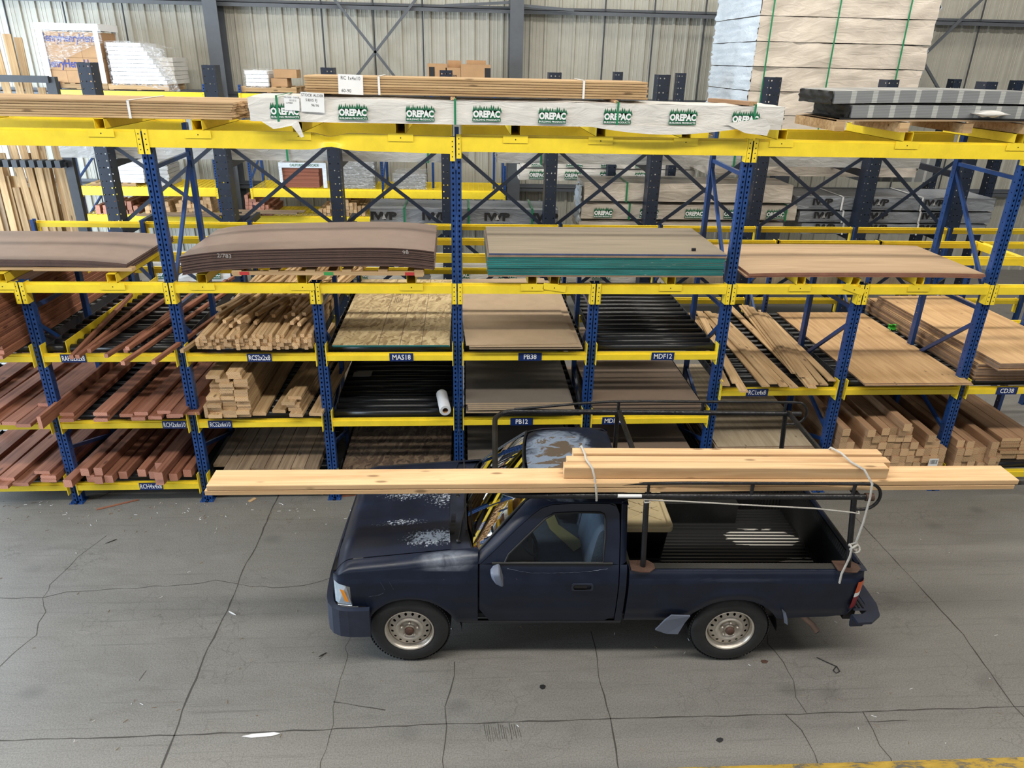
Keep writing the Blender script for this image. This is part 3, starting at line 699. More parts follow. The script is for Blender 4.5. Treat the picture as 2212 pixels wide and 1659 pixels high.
def hz(x, y):
    v = (y-YC)/.70; base = .955+.115*(x+.55)*.9
    ridge = .012*math.exp(-((abs(v)-.62)/.12)**2)
    nose = -.10*max(0, (-.44-x)/.13)**2
    return base+.035*(1-v*v)+ridge+nose
XH0 = lambda y: -.575-.02*(1-((y-YC)/.7)**2)
for side in (0, 1):
    mir = lambda p, s=side: (p[0], p[1] if not s else 2*YC-p[1], p[2])
    # front fender
    mb = MB(); xs = frange(-.44, -.34, 4)+frange(-.33, .38, 30)+frange(.40, .552, 6)
    lo = lambda x: arch(x, .022, .30, .365, .375, .60 if x < -.32 else .395) if x > -.325 else .595
    side_panel(mb, xs, lo, hood_side_z, side=side, extra=lambda x, z: -.008*math.exp(-((math.hypot(x-.02, z-.30)-.40)/.035)**2))
    xs2 = [-.575, -.56, -.53, -.48, -.44]
    side_panel(mb, xs2, lambda x: interp([(-.58, .845), (-.44, .80)], x), hood_side_z, side=side, extra=lambda x, z: .05*max(0, (-.50-x)/.075)**2, nz=4)
    def roll(u, v, s=side):       # rolled shoulder from fender side up to the hood seam
        x = -.575+(.552+.575)*u; z0 = hood_side_z(x); y0 = ysk(z0)+.05*max(0, (-.50-x)/.075)**2; y1 = SEAM(x); z1 = hz(x, SEAM(x))-.002
        a = v*pi/2; return mir((x, y0+(y1-y0)*(1-cos(a)), z0+(z1-z0)*sin(a)))
    mb.grid(roll, 40, 8, 0, True, flip=not side)
    mb.obj('front_fender', M_['paint'], truck)
    # inner wheel house
    mb = MB()
    for cx in (.022, 2.61):
        mb.grid(lambda u, v: mir((cx+.40*cos(pi*u), .02+.30*v, .30+.40*sin(pi*u))), 20, 1, 0, True)
        mb.grid(lambda u, v: mir((cx+.40*cos(pi*u)*v, .32, .30+.40*sin(pi*u)*v)), 20, 1, 0, False)
    mb.obj('wheel_house_lining', M_['black'], truck)
    # door lower skin
    mb = MB(); xs = frange(.565, 1.652, 14)
    side_panel(mb, xs, lambda x: interp([(.565, .56), (.585, .47), (.63, .425), (1.60, .425), (1.652, .47)], x), lambda x: .985, side=side, nz=16)
    door = mb.obj('door', M_['paint'], truck); 
    # window frame: leaning ring
    lean = lambda z: ysk(.985)+(z-.985)*.345
    outer = [(.57, .985), (.70, 1.105), (.85, 1.25), (.97, 1.355), (1.04, 1.405), (1.13, 1.432), (1.30, 1.44), (1.45, 1.44), (1.57, 1.438), (1.62, 1.42), (1.645, 1.37), (1.652, 1.20), (1.652, .985)]
    inner = [(.76, 1.0), (.79, 1.065), (.90, 1.17), (1.00, 1.265), (1.07, 1.33), (1.14, 1.37), (1.30, 1.378), (1.42, 1.378), (1.50, 1.376), (1.525, 1.365), (1.535, 1.33), (1.54, 1.20), (1.525, 1.0)]
    mb = MB(); n = len(outer)
    for off, f in ((0, 0), (.03, 1)):
        vs = [mir((x, lean(z)+off, z)) for x, z in outer+inner]
        mb.add(vs, [((i, i+1, n+i+1, n+i) if bool(f) != bool(side) else (n+i, n+i+1, i+1, i)) for i in range(n-1)])
    mb.grid(lambda u, v: mir((inner[round(u*(n-1))][0], lean(inner[round(u*(n-1))][1])+.03*v, inner[round(u*(n-1))][1])), n-1, 1, 0)
    mb.obj('window_frame', M_['paint'], door)
    mb = MB(); mb.tube([mir((x, lean(z)-.004, z)) for x, z in inner]+[mir((inner[0][0], lean(1.0)-.004, 1.0))], .009, 6); mb.tube([mir((.66, ysk(.985)-.002, .998)), mir((1.60, ysk(.985)-.002, .998))], .012, 6)
    mb.obj('weather_strip', M_['trim'], door)
    if side: 
        mb = MB(); mb.add([mir((x, lean(z)+.015, z)) for x, z in inner], [tuple(range(n))]); mb.obj('window_glass', M_['glass'], door)
    else:    # the near window is wound down: only its top edge and the front quarter show
        mb = MB(); mb.add([mir((x, lean(z)+.015, z)) for x, z in inner], [tuple(range(n))]); mb.obj('window_glass', M_['glass'], door)
    # handle
    mb = MB(); o_ = 1.37
    def rr(x0, x1, z0, z1, y, r=.015, k=4):
        out = []
        for cx, cz, a0 in ((x1-r, z1-r, 0), (x0+r, z1-r, 90), (x0+r, z0+r, 180), (x1-r, z0+r, 270)):
            for i in range(k+1): a = radians(a0+90*i/k); out.append(mir((cx+r*cos(a), y, cz+r*sin(a))))
        return out
    P1 = rr(o_-.085, o_+.085, .775, .84, -.045); P2 = rr(o_-.070, o_+.070, .785, .83, -.045); P3 = rr(o_-.070, o_+.070, .785, .83, -.020)
    k = len(P1); mb.add(P1+P2, [(i, (i+1) % k, k+(i+1) % k, k+i) for i in range(k)], 0); mb.add(P2+P3, [(i, (i+1) % k, k+(i+1) % k, k+i) for i in range(k)], 1); mb.add(P3, [tuple(range(k))], 1)
    P0 = rr(o_-.085, o_+.085, .775, .84, -.028); mb.add(P1+P0, [(i, (i+1) % k, k+(i+1) % k, k+i) for i in range(k)], 0)
    ya, yb = (-.046, -.036) if not side else (2*YC+.036, 2*YC+.046); mb.box(o_-.065, o_+.035, ya, yb, .80, .828, 1)
    mb.obj('handle', [M_['bumper'], M_['black']], door)
    # mirror
    mb = MB(); c = mir((.70, -.10, .985)); s = -1 if not side else 1
    def ringm(x, y0, y1, z0, z1, r):
        out = []
        for cy, cz, a0 in ((y1-r, z1-r, 0), (y0+r, z1-r, 90), (y0+r, z0+r, 180), (y1-r, z0+r, 270)):
            for i in range(4): a = radians(a0+30*i); out.append(mir((x+(cz+r*sin(a)-.98)*-.25, cy+r*cos(a), cz+r*sin(a))))
        return out
    RR = [ringm(.735, -.185, -.055, .925, 1.045, .022), ringm(.725, -.190, -.050, .920, 1.050, .024), ringm(.685, -.180, -.055, .932, 1.040, .028), ringm(.660, -.150, -.075, .960, 1.020, .026)]
    for A_, B_ in zip(RR, RR[1:]): mb.add(A_+B_, [(i, (i+1) % 16, 16+(i+1) % 16, 16+i) for i in range(16)], 0, True)
    mb.add(RR[0], [tuple(range(16))], 1); mb.add(RR[-1], [tuple(range(16))], 0); mb.bar(mir((.70, -.07, .95)), mir((.68, .01, .935)), .035, .03, 1)
    mb.obj('side_mirror', [M_['mirror'], M_['silver']], truck)
    # rocker sill + rear cab corner strip
    mb = MB(); side_panel(mb, frange(.40, 1.715, 12), lambda x: .375, lambda x: .418, side=side, nz=3)
    side_panel(mb, [1.660, 1.69, 1.715], lambda x: .42, lambda x: .985, side=side, nz=14)
    mb.grid(lambda u, v: mir((1.66+.055*u, lean(.985+.475*v)+(.04*u*u), .985+.475*v)), 4, 10, 0, True, flip=bool(side))
    # A pillar and roof rail
    pil = [(.535, .985), (.62, 1.06), (.78, 1.21), (.95, 1.375), (1.03, 1.43), (1.12, 1.458), (1.3, 1.468), (1.5, 1.468), (1.66, 1.462), (1.715, 1.44)]
    top = [(.50, 1.01, .085), (.60, 1.10, .13), (.76, 1.255, .185), (.92, 1.415, .235), (.985, 1.462, .26), (1.12, 1.492, .27), (1.3, 1.50, .275), (1.5, 1.50, .275), (1.66, 1.495, .275), (1.715, 1.462, .285)]
    outr = [(.57, .985), (.70, 1.105), (.85, 1.25), (.97, 1.355), (1.04, 1.405), (1.13, 1.432), (1.30, 1.44), (1.45, 1.44), (1.62, 1.44), (1.715, 1.43)]
    m_ = len(pil)
    vs = [mir((x, lean(z)-.001, z+.006)) for x, z in outr]+[mir((x, lean(z)+.004, z)) for x, z in pil]+[mir((x, y-.02, z-.006)) for x, z, y in top]+[mir((x, y, z)) for x, z, y in top]
    mb.add(vs, [tuple(r*m_+i for r, i in ((a, i), (a, i+1), (a+1, i+1), (a+1, i)))[::(1 if not side else -1)] for a in range(3) for i in range(m_-1)], 0, True)
    mb.obj('cab_side', M_['paint'], truck)
    # bed side
    mb = MB(); xs = frange(1.735, 2.19, 6)+frange(2.21, 3.01, 34)+frange(3.03, 3.62, 8)
    bs = [(.40, .03), (.47, .005), (.60, -.022), (.74, -.036), (.862, -.038), (.872, -.024), (.915, -.018), (.94, -.002)]
    side_panel(mb, xs, lambda x: arch(x, 2.61, .30, .40, .375, .425 if x < 2.6 else interp([(3.0, .455), (3.4, .475), (3.55, .50), (3.62, .55)], x)), lambda x: .94, side=side,
               skin=lambda z: interp(bs, z), extra=lambda x, z: -.010*math.exp(-((math.hypot(x-2.61, z-.30)-.44)/.04)**2)+.05*max(0, (x-3.55)/.07)**2, nz=22)
    # rail top, inner wall and return
    mb.grid(lambda u, v: mir((1.735+1.885*u, -.002+.082*v, .94+.006*sin(pi*v))), 2, 4, 0, True, flip=not side)
    mb.grid(lambda u, v: mir((1.735+1.885*u, .08, .94-.06*v)), 2, 1, 0, False, flip=not side)
    mb.grid(lambda u, v: mir((3.62, .048+.04*u-.00, .55+.39*v)), 1, 1, 0)
    mb.obj('bed_side', M_['paint'], truck)
    mb = MB()    # rail cap, liner inner wall with shallow ribs
    mb.grid(lambda u, v: mir((1.75+1.80*u, .012+.070*v, .948)), 1, 1, 0, False, flip=not side)
    mb.grid(lambda u, v: mir((1.75+1.86*u, .085+.012*(round(u*120) % 2)+.02*v, .945-.425*v)), 120, 2, 0, False, flip=not side)
    mb.grid(lambda u, v: mir((2.21+.80*u, .10+.24*v, .74+.0*u)), 1, 1, 0, False, flip=not side)
    for xa in (2.21, 3.01): mb.grid(lambda u, v: mir((xa, .10+.24*u, .52+.22*v)), 1, 1, 0)
    mb.grid(lambda u, v: mir((2.21+.80*u, .34, .52+.22*v)), 1, 1, 0)
    mb.obj('bed_liner_wall', M_['liner'], truck)
    # head lamp wrapping the corner
    mb = MB(); q = [(-.575, .615), (-.575, .838), (-.475, .80), (-.440, .62)]
    mb.add([mir((-.575, .03, .615)), mir((-.575, .03, .84)), mir((-.545, -.005, .83)), mir((-.475, -.028, .798)), mir((-.440, -.022, .62)), mir((-.545, .0, .615))], [(0, 1, 2, 3, 4, 5)], 0)
    mb.add([mir((-.575, .03, .615)), mir((-.575, .03, .84)), mir((-.59, .34, .845)), mir((-.59, .34, .62))], [(0, 1, 2, 3)], 0)
    lamp = mb.obj('headlamp', M_['lens'], truck)
    mb = MB(); mb.add([mir((-.522, -.026, .775)), mir((-.490, -.034, .770)), mir((-.455, -.032, .650)), mir((-.487, -.028, .655))], [(0, 1, 2, 3)]); mb.obj('marker_lens', M_['amber'], lamp)
    mb = MB(); mb.tube([mir(p) for p in ((-.545, -.008, .84), (-.472, -.033, .808), (-.432, -.028, .612), (-.55, -.006, .606))], .006, 6); mb.obj('lamp_bezel', M_['silver'], lamp)
    # tail lamp
    mb = MB()
    def tl(z0, z1, mi):   # one coloured band
        def f(u, v):
            z = z0+(z1-z0)*v; x = 3.548-.018*(.865-z)/.26+.082*u; return mir((x, -.046+.062*u*u+.03*max(0, .74-z)*1.0, z))
        mb.grid(f, 6, 2, mi, True)
    tl(.755, .865, 0); tl(.715, .755, 1); tl(.60, .715, 2); mb.obj('tail_lamp', [M_['orange'], M_['white'], M_['red']], truck)
    # front mud guard flap / rear plastic guards
    if not side:
        mb = MB(); q = [(1.985, .385), (2.05, .485), (2.10, .535), (2.25, .53), (2.215, .46), (2.17, .345), (2.08, .345)]
        mb.add([(x, -.052-.004*(i % 2), z) for i, (x, z) in enumerate(q)]+[(x, -.040, z) for x, z in q], [tuple(range(7)), tuple(range(13, 6, -1))]+[(i, (i+1) % 7, 7+(i+1) % 7, 7+i) for i in range(7)]); mb.obj('stone_guard', M_['mirror'], truck)
        mb = MB(); mb.add([(2.98, -.045, .60), (3.02, -.045, .56), (3.045, -.045, .50), (3.06, -.045, .43), (3.035, -.03, .44), (3.01, -.03, .53)], [(0, 1, 2, 3, 4, 5)]); mb.obj('stone_guard', M_['mirror'], truck)
# hood
mb = MB()
mb.grid(lambda u, v: (lambda y: (lambda x: (x, y, hz(x, y)))(XH0(y)+(.345+.04*((y-YC)/.7)**2*0-.05*(1-((y-YC)/.7)**2)-XH0(y))*u))(SEAM(-.575+.92*u)+.006+(2*YC-2*(SEAM(-.575+.92*u)+.006))*v), 36, 44, 0)
mb.grid(lambda u, v: (lambda y: (XH0(y)-.012*sin(pi*v), y, hz(XH0(y), y)*(1-v)+.845*v))(.08+1.42*u), 30, 3, 0)
hood = mb.obj('hood', M_['paint'], truck)
mb = MB(); mb.grid(lambda u, v: (.31+.11*v+.10*((2*u-1)**2)*v-.03*(1-(2*u-1)**2)*(1-v), .06+1.46*u, hz(.345, .06+1.46*u)-.022+.0*v), 30, 2, 0)
for yc in (.37, .53, 1.05, 1.21):
    for k in range(13): mb.box(.318, .358, yc-.06+k*.010, yc-.056+k*.010, 1.028, 1.052+.006, 1)
mb.obj('cowl_panel', [M_['bumper'], M_['black']], truck)
# windshield
def ws(u, v, off=0.):
    a = (2*u-1); y = YC+a*(.755-.20*v); zb, zt = 1.035-.02*a*a, 1.478-.012*a*a; x0 = .425+.115*a*a; x1 = .925+.055*a*a
    return (x0+(x1-x0)*v+off, y, zb+(zt-zb)*v+.012*sin(pi*v)+off*.6)
mb = MB(); mb.grid(lambda u, v: ws(.035+.93*u, v), 24, 8, 0); mb.obj('windshield', M_['glass'], truck)
mb = MB(); rim = [ws(u, 0, -.004) for u in frange(.03, .97, 16)]+[ws(.97, v, -.004) for v in frange(.05, .95, 8)]+[ws(u, 1, -.004) for u in frange(.97, .03, 16)]+[ws(.03, v, -.004) for v in frange(.95, .05, 8)]
mb.tube(rim, .011, 6, closed=True); mb.obj('windshield_seal', M_['trim'], truck)
mb = MB(); mb.tube([ws(.03, v, -.012) for v in frange(.12, .0, 3)]+[ws(.05, 0, -.012), ws(.07, .0, -.014)], .007, 6); mb.tube([ws(.03, v, -.012) for v in frange(.78, 1.0, 4)], .006, 6); mb.obj('windshield_trim', M_['silver'], truck)
for y0, y1, x0 in ((.22, .70, .395), (.86, 1.32, .36)):
    mb = MB(); p0 = (x0, y0, 1.052); p1 = (x0+.045, y1, 1.088); pm = (x0+.02, (y0+y1)/2, 1.085)
    mb.tube([p0, pm, p1], .007, 6); mb.lathe([(.0, .022), (.018, .02), (.018, 0)], (x0, y0, 1.045), 'z', 10); mb.bar((x0+.06, y0+.10, 1.082), (x0+.03, y1+.14, 1.092), .012, .012); mb.obj('wiper', M_['black'], truck)
# roof
def rf(u, v):
    a = 2*v-1; b = 2*u-1; x = .945+.75*u; x += .045*a*a*(1-u); y = YC+a*.515
    return (x, y, 1.502+.045*(1-a**4)-.030*abs(b)**5-(.02*(1-u)**2)+.006*math.exp(-((abs(a)-.55)/.1)**2)*(1-b**4))
mb = MB(); mb.grid(rf, 28, 30, 0); mb.obj('roof', M_['paint'], truck)
# rear wall with window
mb = MB(); 
def rw(u, v): a = 2*u-1; return (1.712-.018*v, YC+a*(.80-.25*v*v**.3), .50+.97*v)
mb.grid(lambda u, v: rw(u, v*.56), 12, 3, 0); mb.grid(lambda u, v: rw(u, .92+.08*v), 12, 1, 0)
for u0, u1 in ((0, .12), (.88, 1)): mb.grid(lambda u, v: rw(u0+(u1-u0)*u, .56+.36*v), 2, 3, 0)
mb.obj('cab_rear_wall', M_['paint'], truck)
mb = MB(); mb.grid(lambda u, v: rw(.12+.76*u, .56+.36*v), 4, 2, 0); mb.obj('rear_window', M_['glass'], truck)
# cab interior
mb = MB(); mb.box(.42, 1.70, .06, 1.52, .42, .46, 0); mb.box(.42, .46, .06, 1.52, .46, .95, 0); mb.obj('cab_floor', M_['interior'], truck)
mb = MB()
mb.grid(lambda u, v: (.47+.27*u, .10+1.38*v, 1.00-.02*u+.04*u*(1-u)-.15*max(0, u-.85)/.15), 12, 10, 0); mb.box(.72, .745, .10, 1.48, .70, .86, 0); mb.box(.55, .75, .10, 1.48, .72, .86, 0)
mb.grid(lambda u, v: (.62+.16*sin(pi*u)*1, .22+.36*v, .95+.06*sin(pi*u)), 8, 4, 0)
mb.obj('dashboard', M_['interior'], truck)
mb = MB(); cs = Vector((.93, .40, .985)); ax = Vector((-.80, 0, -.60)).normalized(); s1 = Vector((0, 1, 0)); s2 = ax.cross(s1)
mb.tube([cs+s1*.185*cos(2*pi*i/28)+s2*.185*sin(2*pi*i/28) for i in range(28)], .014, 8, closed=True)
for a in (0, pi, -pi/2): mb.bar(cs, cs+s1*.185*cos(a)+s2*.185*sin(a), .03, .014)
mb.bar(cs, cs-ax*-.30, .04, .04); mb.bar(cs-ax*.01, cs+ax*.03, .10, .08); mb.obj('steering_wheel', M_['interior'], truck)
mb = MB()
def cush(x0, x1, z0, z1, y0, y1, tilt=0.):
    def f(u, v):
        a = 2*pi*u; ex = lambda t: math.copysign(abs(t)**.45, t); px, pz = ex(cos(a)), ex(sin(a))
        k = (1-abs(2*v-1)**8)**.5 if 0 < v < 1 else .0
        x = (x0+x1)/2+(x1-x0)/2*px*(.82+.18*k); z = (z0+z1)/2+(z1-z0)/2*pz*(.86+.14*k)
        return (x+tilt*(z-z0), y0+(y1-y0)*v+(.0), z)
    mb.grid(f, 28, 24, 0)
    for v in (0, 1): mb.add([f(i/28, v) for i in range(28)], [tuple(range(28))[::(1 if v else -1)]])
cush(1.02, 1.52, .60, .78, .12, 1.46); cush(1.40, 1.55, .72, 1.27, .12, .76, .16); cush(1.40, 1.55, .72, 1.27, .80, 1.46, .16)
mb.obj('bench_seat', M_['seat'], truck)
for k in range(2):
    mb = MB(); mb.bar((.87+.2*k, .30+.6*k, 1.02), (.88+.2*k, .32+.6*k, 1.03), .01, .01)
# bumpers
def sweep(mb, path, sec, mi=0, close=True):
    P = [Vector((x, y, 0)) for x, y in path]; n = len(P); rows = []
    for i, p in enumerate(P):
        d = (P[min(i+1, n-1)]-P[max(i-1, 0)]).normalized(); o_ = Vector((d.y, -d.x, 0))
        rows.append([p+o_*a+Vector((0, 0, z)) for a, z in sec])
    k = len(sec); vs = [q for r in rows for q in r]
    mb.add(vs, [(i*k+j, (i+1)*k+j, (i+1)*k+(j+1) % k, i*k+(j+1) % k) for i in range(n-1) for j in range(k if close else k-1)], mi, False)
    mb.add(rows[0], [tuple(range(k))], mi); mb.add(rows[-1], [tuple(range(k))[::-1]], mi)
mb = MB(); fp = [(-.30, -.03), (-.38, -.035), (-.46, -.035), (-.52, -.025), (-.565, .0), (-.595, .04), (-.615, .10), (-.63, .20), (-.645, .40), (-.65, YC)]; fp = fp+[(x, 2*YC-y) for x, y in fp[-2::-1]]
sweep(mb, fp, [(-.05, .345), (-.020, .350), (.000, .375), (.012, .435), (.022, .445), (.030, .52), (.024, .575), (.004, .600), (-.045, .602)][::-1]); mb.obj('front_bumper', M_['bumper'], truck)
mb = MB(); mb.box(-.59, -.54, .10, 1.48, .58, .86, 0)
for k in range(6): mb.box(-.60, -.585, .36, 1.22, .64+k*.033, .652+k*.033, 1)
mb.obj('grille', [M_['black'], M_['bumper']], truck)
mb = MB(); rp = [(3.585, -.01), (3.68, -.005), (3.725, .03), (3.75, .12), (3.75, YC)]; rp = rp+[(x, 2*YC-y) for x, y in rp[-2::-1]]; rp = rp[::-1]
sweep(mb, rp, [(-.02, .40), (.0, .395), (.01, .43), (.01, .50), (0, .512), (-.10, .512), (-.10, .49), (-.02, .48)], 0)
mb.grid(lambda u, v: (3.62+.12*u, .03+1.52*v, .513+.0*u), 1, 1, 0)
for k in range(3): mb.box(3.64+k*.032, 3.652+k*.032, .06, 1.5, .513, .520, 1)
mb.box(3.56, 3.65, .06, 1.52, .40, .505, 1); mb.obj('rear_bumper', [M_['bumper'], M_['black']], truck)
# bed floor with ribs, worn bare in a patch
def linerfloor():
    m = bpy.data.materials.new('worn_ribbed_bed_liner'); m.use_nodes = True; N, L = nodes(m); b = N['Principled BSDF']; b.inputs['Roughness'].default_value = .36
    tc = N.new('ShaderNodeTexCoord'); sx = N.new('ShaderNodeSeparateXYZ'); L.new(tc.outputs['Object'], sx.inputs[0]); X, Y, Z = sx.outputs
    n = tex(N, L, 'noise', mp(N, L, tc.outputs['Object'], (3, 22, 1)), 1.0, 6, .7)
    def bl(cx, cy, rx, ry):
        dx = math_(N, L, 'DIVIDE', math_(N, L, 'SUBTRACT', X, cx), rx); dy = math_(N, L, 'DIVIDE', math_(N, L, 'SUBTRACT', Y, cy), ry)
        return math_(N, L, 'MAXIMUM', math_(N, L, 'SUBTRACT', 1., math_(N, L, 'ADD', math_(N, L, 'MULTIPLY', dx, dx), math_(N, L, 'MULTIPLY', dy, dy))), 0.)
    d = math_(N, L, 'MAXIMUM', bl(3.18, 1.00, .42, .19), math_(N, L, 'MULTIPLY', bl(3.45, .62, .30, .14), .55))
    top = math_(N, L, 'GREATER_THAN', Z, .5265)
    k = ramp(N, L, math_(N, L, 'MULTIPLY_ADD', n.outputs['Fac'], 1.3, d), [(.98, (0, 0, 0)), (1.0, (1, 1, 1))])
    L.new(mix(N, L, math_(N, L, 'MULTIPLY', k, top), (.011, .0115, .012), (.50, .48, .44)), b.inputs['Base Color']); return m
M_['bedfloor'] = linerfloor()
mb = MB(); ys = []; y = .105
while y < 1.46: ys += [(y, .515), (y+.010, .530), (y+.026, .530), (y+.036, .515)]; y += .048
mb.add([(x, yy, z) for yy, z in ys for x in (1.76, 3.56)], [(2*i, 2*i+1, 2*i+3, 2*i+2) for i in range(len(ys)-1)]); mb.box(1.74, 3.62, .08, 1.5, .44, .512, 0)
mb.obj('bed_floor', M_['bedfloor'], truck)
mb = MB(); mb.box(1.735, 1.76, .08, 1.50, .44, .93); mb.obj('bed_front_panel', M_['liner'], truck)
mb = MB()   # tailgate
mb.box(3.585, 3.635, .055, 1.525, .50, .925, 0); mb.grid(lambda u, v: (3.585+.05*v, .05+1.48*u, .925+.022*sin(pi*v)), 1, 6, 0); gate = mb.obj('tailgate', M_['paint'], truck)
mb = MB(); n = 90
mb.grid(lambda u, v: (3.575-.012*(round(u*n) % 2)*(1 if .05 < v < .85 else 0)-.045*(1-v), .10+1.38*u, .525+.40*v), n, 6, 0, False); mb.obj('ribbed_liner', M_['liner'], gate)
# chassis, exhaust
mb = MB(); mb.box(-.50, 3.6, .35, .43, .30, .42); mb.box(-.50, 3.6, 1.15, 1.23, .30, .42); mb.box(-.45, .75, .25, 1.35, .33, .60); mb.bar((0, .12, .33), (0, 1.46, .33), .08, .08); mb.bar((2.616, .12, .33), (2.616, 1.46, .33), .10, .10); mb.box(2.5, 2.73, .66, .92, .22, .46)
mb.box(1.72, 3.6, .10, 1.48, .40, .44); mb.obj('chassis', M_['black'], truck)
mb = MB(); mb.tube([(3.05, .34, .30), (3.30, .30, .27), (3.42, .24, .18), (3.46, .21, .13)], .026, 12, caps=False); mb.tube([(3.42, .24, .18), (3.463, .208, .125)], .022, 12, 1); mb.obj('exhaust_pipe', [mat('tan_rusted_exhaust', (.36, .25, .20), .7, 0, .3, 60, .2), M_['black']], truck)
# wheels
R_T, R_R = .328, .193
def wheel(x, near):
    o = bpy.data.objects.new('wheel', None); COL.objects.link(o); o.parent = truck; o.location = (x, 0 if near else 2*YC, R_T)
    if not near: o.rotation_euler = (0, 0, pi)
    key = 'wheel'
    if key not in _sm:
        mb = MB(); prof = [(R_R, .19), (R_R+.02, .195), (.27, .205), (.305, .19), (R_T-.006, .165), (R_T, .12), (R_T, .08), (R_T-.006, .035), (.305, .008), (.285, .0), (.25, -.008), (.215, -.004), (R_R+.004, .006), (R_R, .012)]
        mb.lathe(prof, (0, 0, 0), 'y', 64)
        for k in range(72):      # tread blocks
            a = 2*pi*k/72
            for y0, y1, da in ((.022, .062, 0), (.066, .098, .03), (.102, .134, 0), (.138, .178, .03)):
                pts_ = []
                for r in (R_T-.004, R_T+.0035):
                    for (aa, yy) in ((a+da-.029, y0), (a+da+.029, y0), (a+da+.029, y1), (a+da-.029, y1)): pts_.append((r*cos(aa), yy, r*sin(aa)))
                mb.add(pts_, [(4, 5, 6, 7), (0, 1, 5, 4), (1, 2, 6, 5), (2, 3, 7, 6), (3, 0, 4, 7)])
        me1 = mb.mesh('tyre', [M_['rubber']])
        mb = MB(); mb.lathe([(R_R+.004, .18), (R_R-.006, .16), (R_R-.022, .12), (R_R-.022, .06), (R_R-.014, .045), (R_R-.004, .035), (R_R-.002, .018), (R_R+.008, .006), (R_R+.006, -.002), (R_R-.004, .002), (R_R-.008, .012)], (0, 0, 0), 'y', 64)
        NH = 16
        for k in range(NH):
            def pm(u, v):   # u angle 0..1 v radius
                r = .118+(.168-.118)*v; a = 2*pi*(k+u)/NH; return (r*cos(a), .045-.018*(1-v)*1.0, r*sin(a))
            mb.cell(pm, 0, 1, 0, 1, .20, .25, 8, 0, .5, .52)
        mb.lathe([(.172, .06), (.168, .045)], (0, 0, 0), 'y', 48); mb.lathe([(.118, .027), (.108, .012), (.096, .010), (.085, .022), (.070, .038), (.052, .040), (.040, .030), (.038, .010)], (0, 0, 0), 'y', 48)
        me2 = mb.mesh('rim', [M_['rim']])
        mb = MB(); mb.lathe([(.038, .035), (.036, -.006), (.030, -.016), (.0, -.018)], (0, 0, 0), 'y', 24); me3 = mb.mesh('hub_cap', [M_['rust']])
        mb = MB(); mb.lathe([(.011, .04), (.0105, .012), (.007, .006), (0, .005)], (0, 0, 0), 'y', 6); me4 = mb.mesh('lug_nut', [M_['rim']])
        mb = MB(); mb.lathe([(0, .10), (.165, .10), (.165, .12), (0, .12)], (0, 0, 0), 'y', 24); me5 = mb.mesh('brake_drum', [M_['black']])
        _sm[key] = (me1, me2, me3, me4, me5)
    me = _sm[key]
    for nm, m in zip(('tyre', 'rim', 'hub_cap'), me): link(nm, m, o)
    link('brake_drum', me[4], o)
    for k in range(5):
        l = link('lug_nut', me[3], o); a = 2*pi*k/5+.3; l.location = (.066*cos(a), 0, .066*sin(a))
for x in (0, 2.616):
    wheel(x, True); wheel(x, False)
# pipe rack
def arcpts(c, r, a0, a1, n, f): return [f(c[0]+r*cos(radians(a0+(a1-a0)*i/n)), c[1]+r*sin(radians(a0+(a1-a0)*i/n))) for i in range(n+1)]
YN, YFAR, ZB = .075, 1.505, 1.575; PR = .024
path = [(3.56, YN, ZB), (2.5, YN, ZB), (1.05, YN, ZB)]+arcpts((.88, YN+.20), .20, -90, -180, 8, lambda x, y: (x, y, ZB))+[(.68, YC, ZB)]+arcpts((.88, YFAR-.20), .20, 180, 90, 8, lambda x, y: (x, y, ZB))+[(1.05, YFAR, ZB), (2.5, YFAR, ZB), (3.56, YFAR, ZB)]
mb = MB(); mb.tube(path, PR, 12); mb.obj('rack_rail', M_['rackblack'], truck)
for yy in (YN, YFAR):
    mb = MB(); pts_ = [(.86, yy, ZB+.022), (1.10, yy, ZB+.045), (1.45, yy, ZB+.085), (1.75, yy, ZB+.108), (2.1, yy, ZB+.115), (3.46, yy, ZB+.118)]+[(3.50+.115*sin(radians(a)), yy, ZB+.003+.115*cos(radians(a))) for a in range(15, 181, 15)]+[(3.43, yy, ZB-.112)]
    mb.tube(pts_, .0125, 10); 
    for xx in (1.83, 2.62, 3.40): mb.tube([(xx, yy, ZB), (xx, yy, ZB+.112)], .014, 8)
    mb.obj('guard_rail', M_['rackblack'], truck)
    for xb, xt in ((1.845, 1.825), (3.475, 3.415)):
        mb = MB(); yb = yy+(-.045 if yy < 1 else .045); mb.tube([(xb, yb, .955), (xt, yy, ZB)], .022, 12); mb.obj('rack_post', M_['rackblack'], truck)
        mb = MB(); q = [(xb-.10, yb-.05 if yy < 1 else yb-.02), (xb-.03, yb-.075 if yy < 1 else yb-.03), (xb+.04, yb-.075 if yy < 1 else yb-.03), (xb+.09, yb-.03), (xb+.09, yb+.03), (xb+.05, yb+.07), (xb-.10, yb+.07)]
        mb.add([(x, y, .953) for x, y in q]+[(x, y, .960) for x, y in q], [tuple(range(7)), tuple(range(13, 6, -1))]+[(i, (i+1) % 7, 7+(i+1) % 7, 7+i) for i in range(7)]); mb.obj('mounting_plate', M_['rust'], truck)
for xx in (1.84, 3.44):
    mb = MB(); mb.tube([(xx, YN, ZB+.01), (xx, YFAR, ZB+.01)], .023, 12); mb.obj('cross_tube', M_['rackblack'], truck)
mb = MB(); mb.tube([(3.50, YN, ZB), (3.56, YN, ZB)], .031, 12); mb.obj('rusty_collar', M_['rust'], truck)
mb = MB(); mb.tube([(1.60, YN-.020, ZB+.012), (1.78, YN-.020, ZB+.012)], .014, 8); o = mb.obj('rack_name_plate', M_['white'], truck); o['label'] = 'small white name plate'
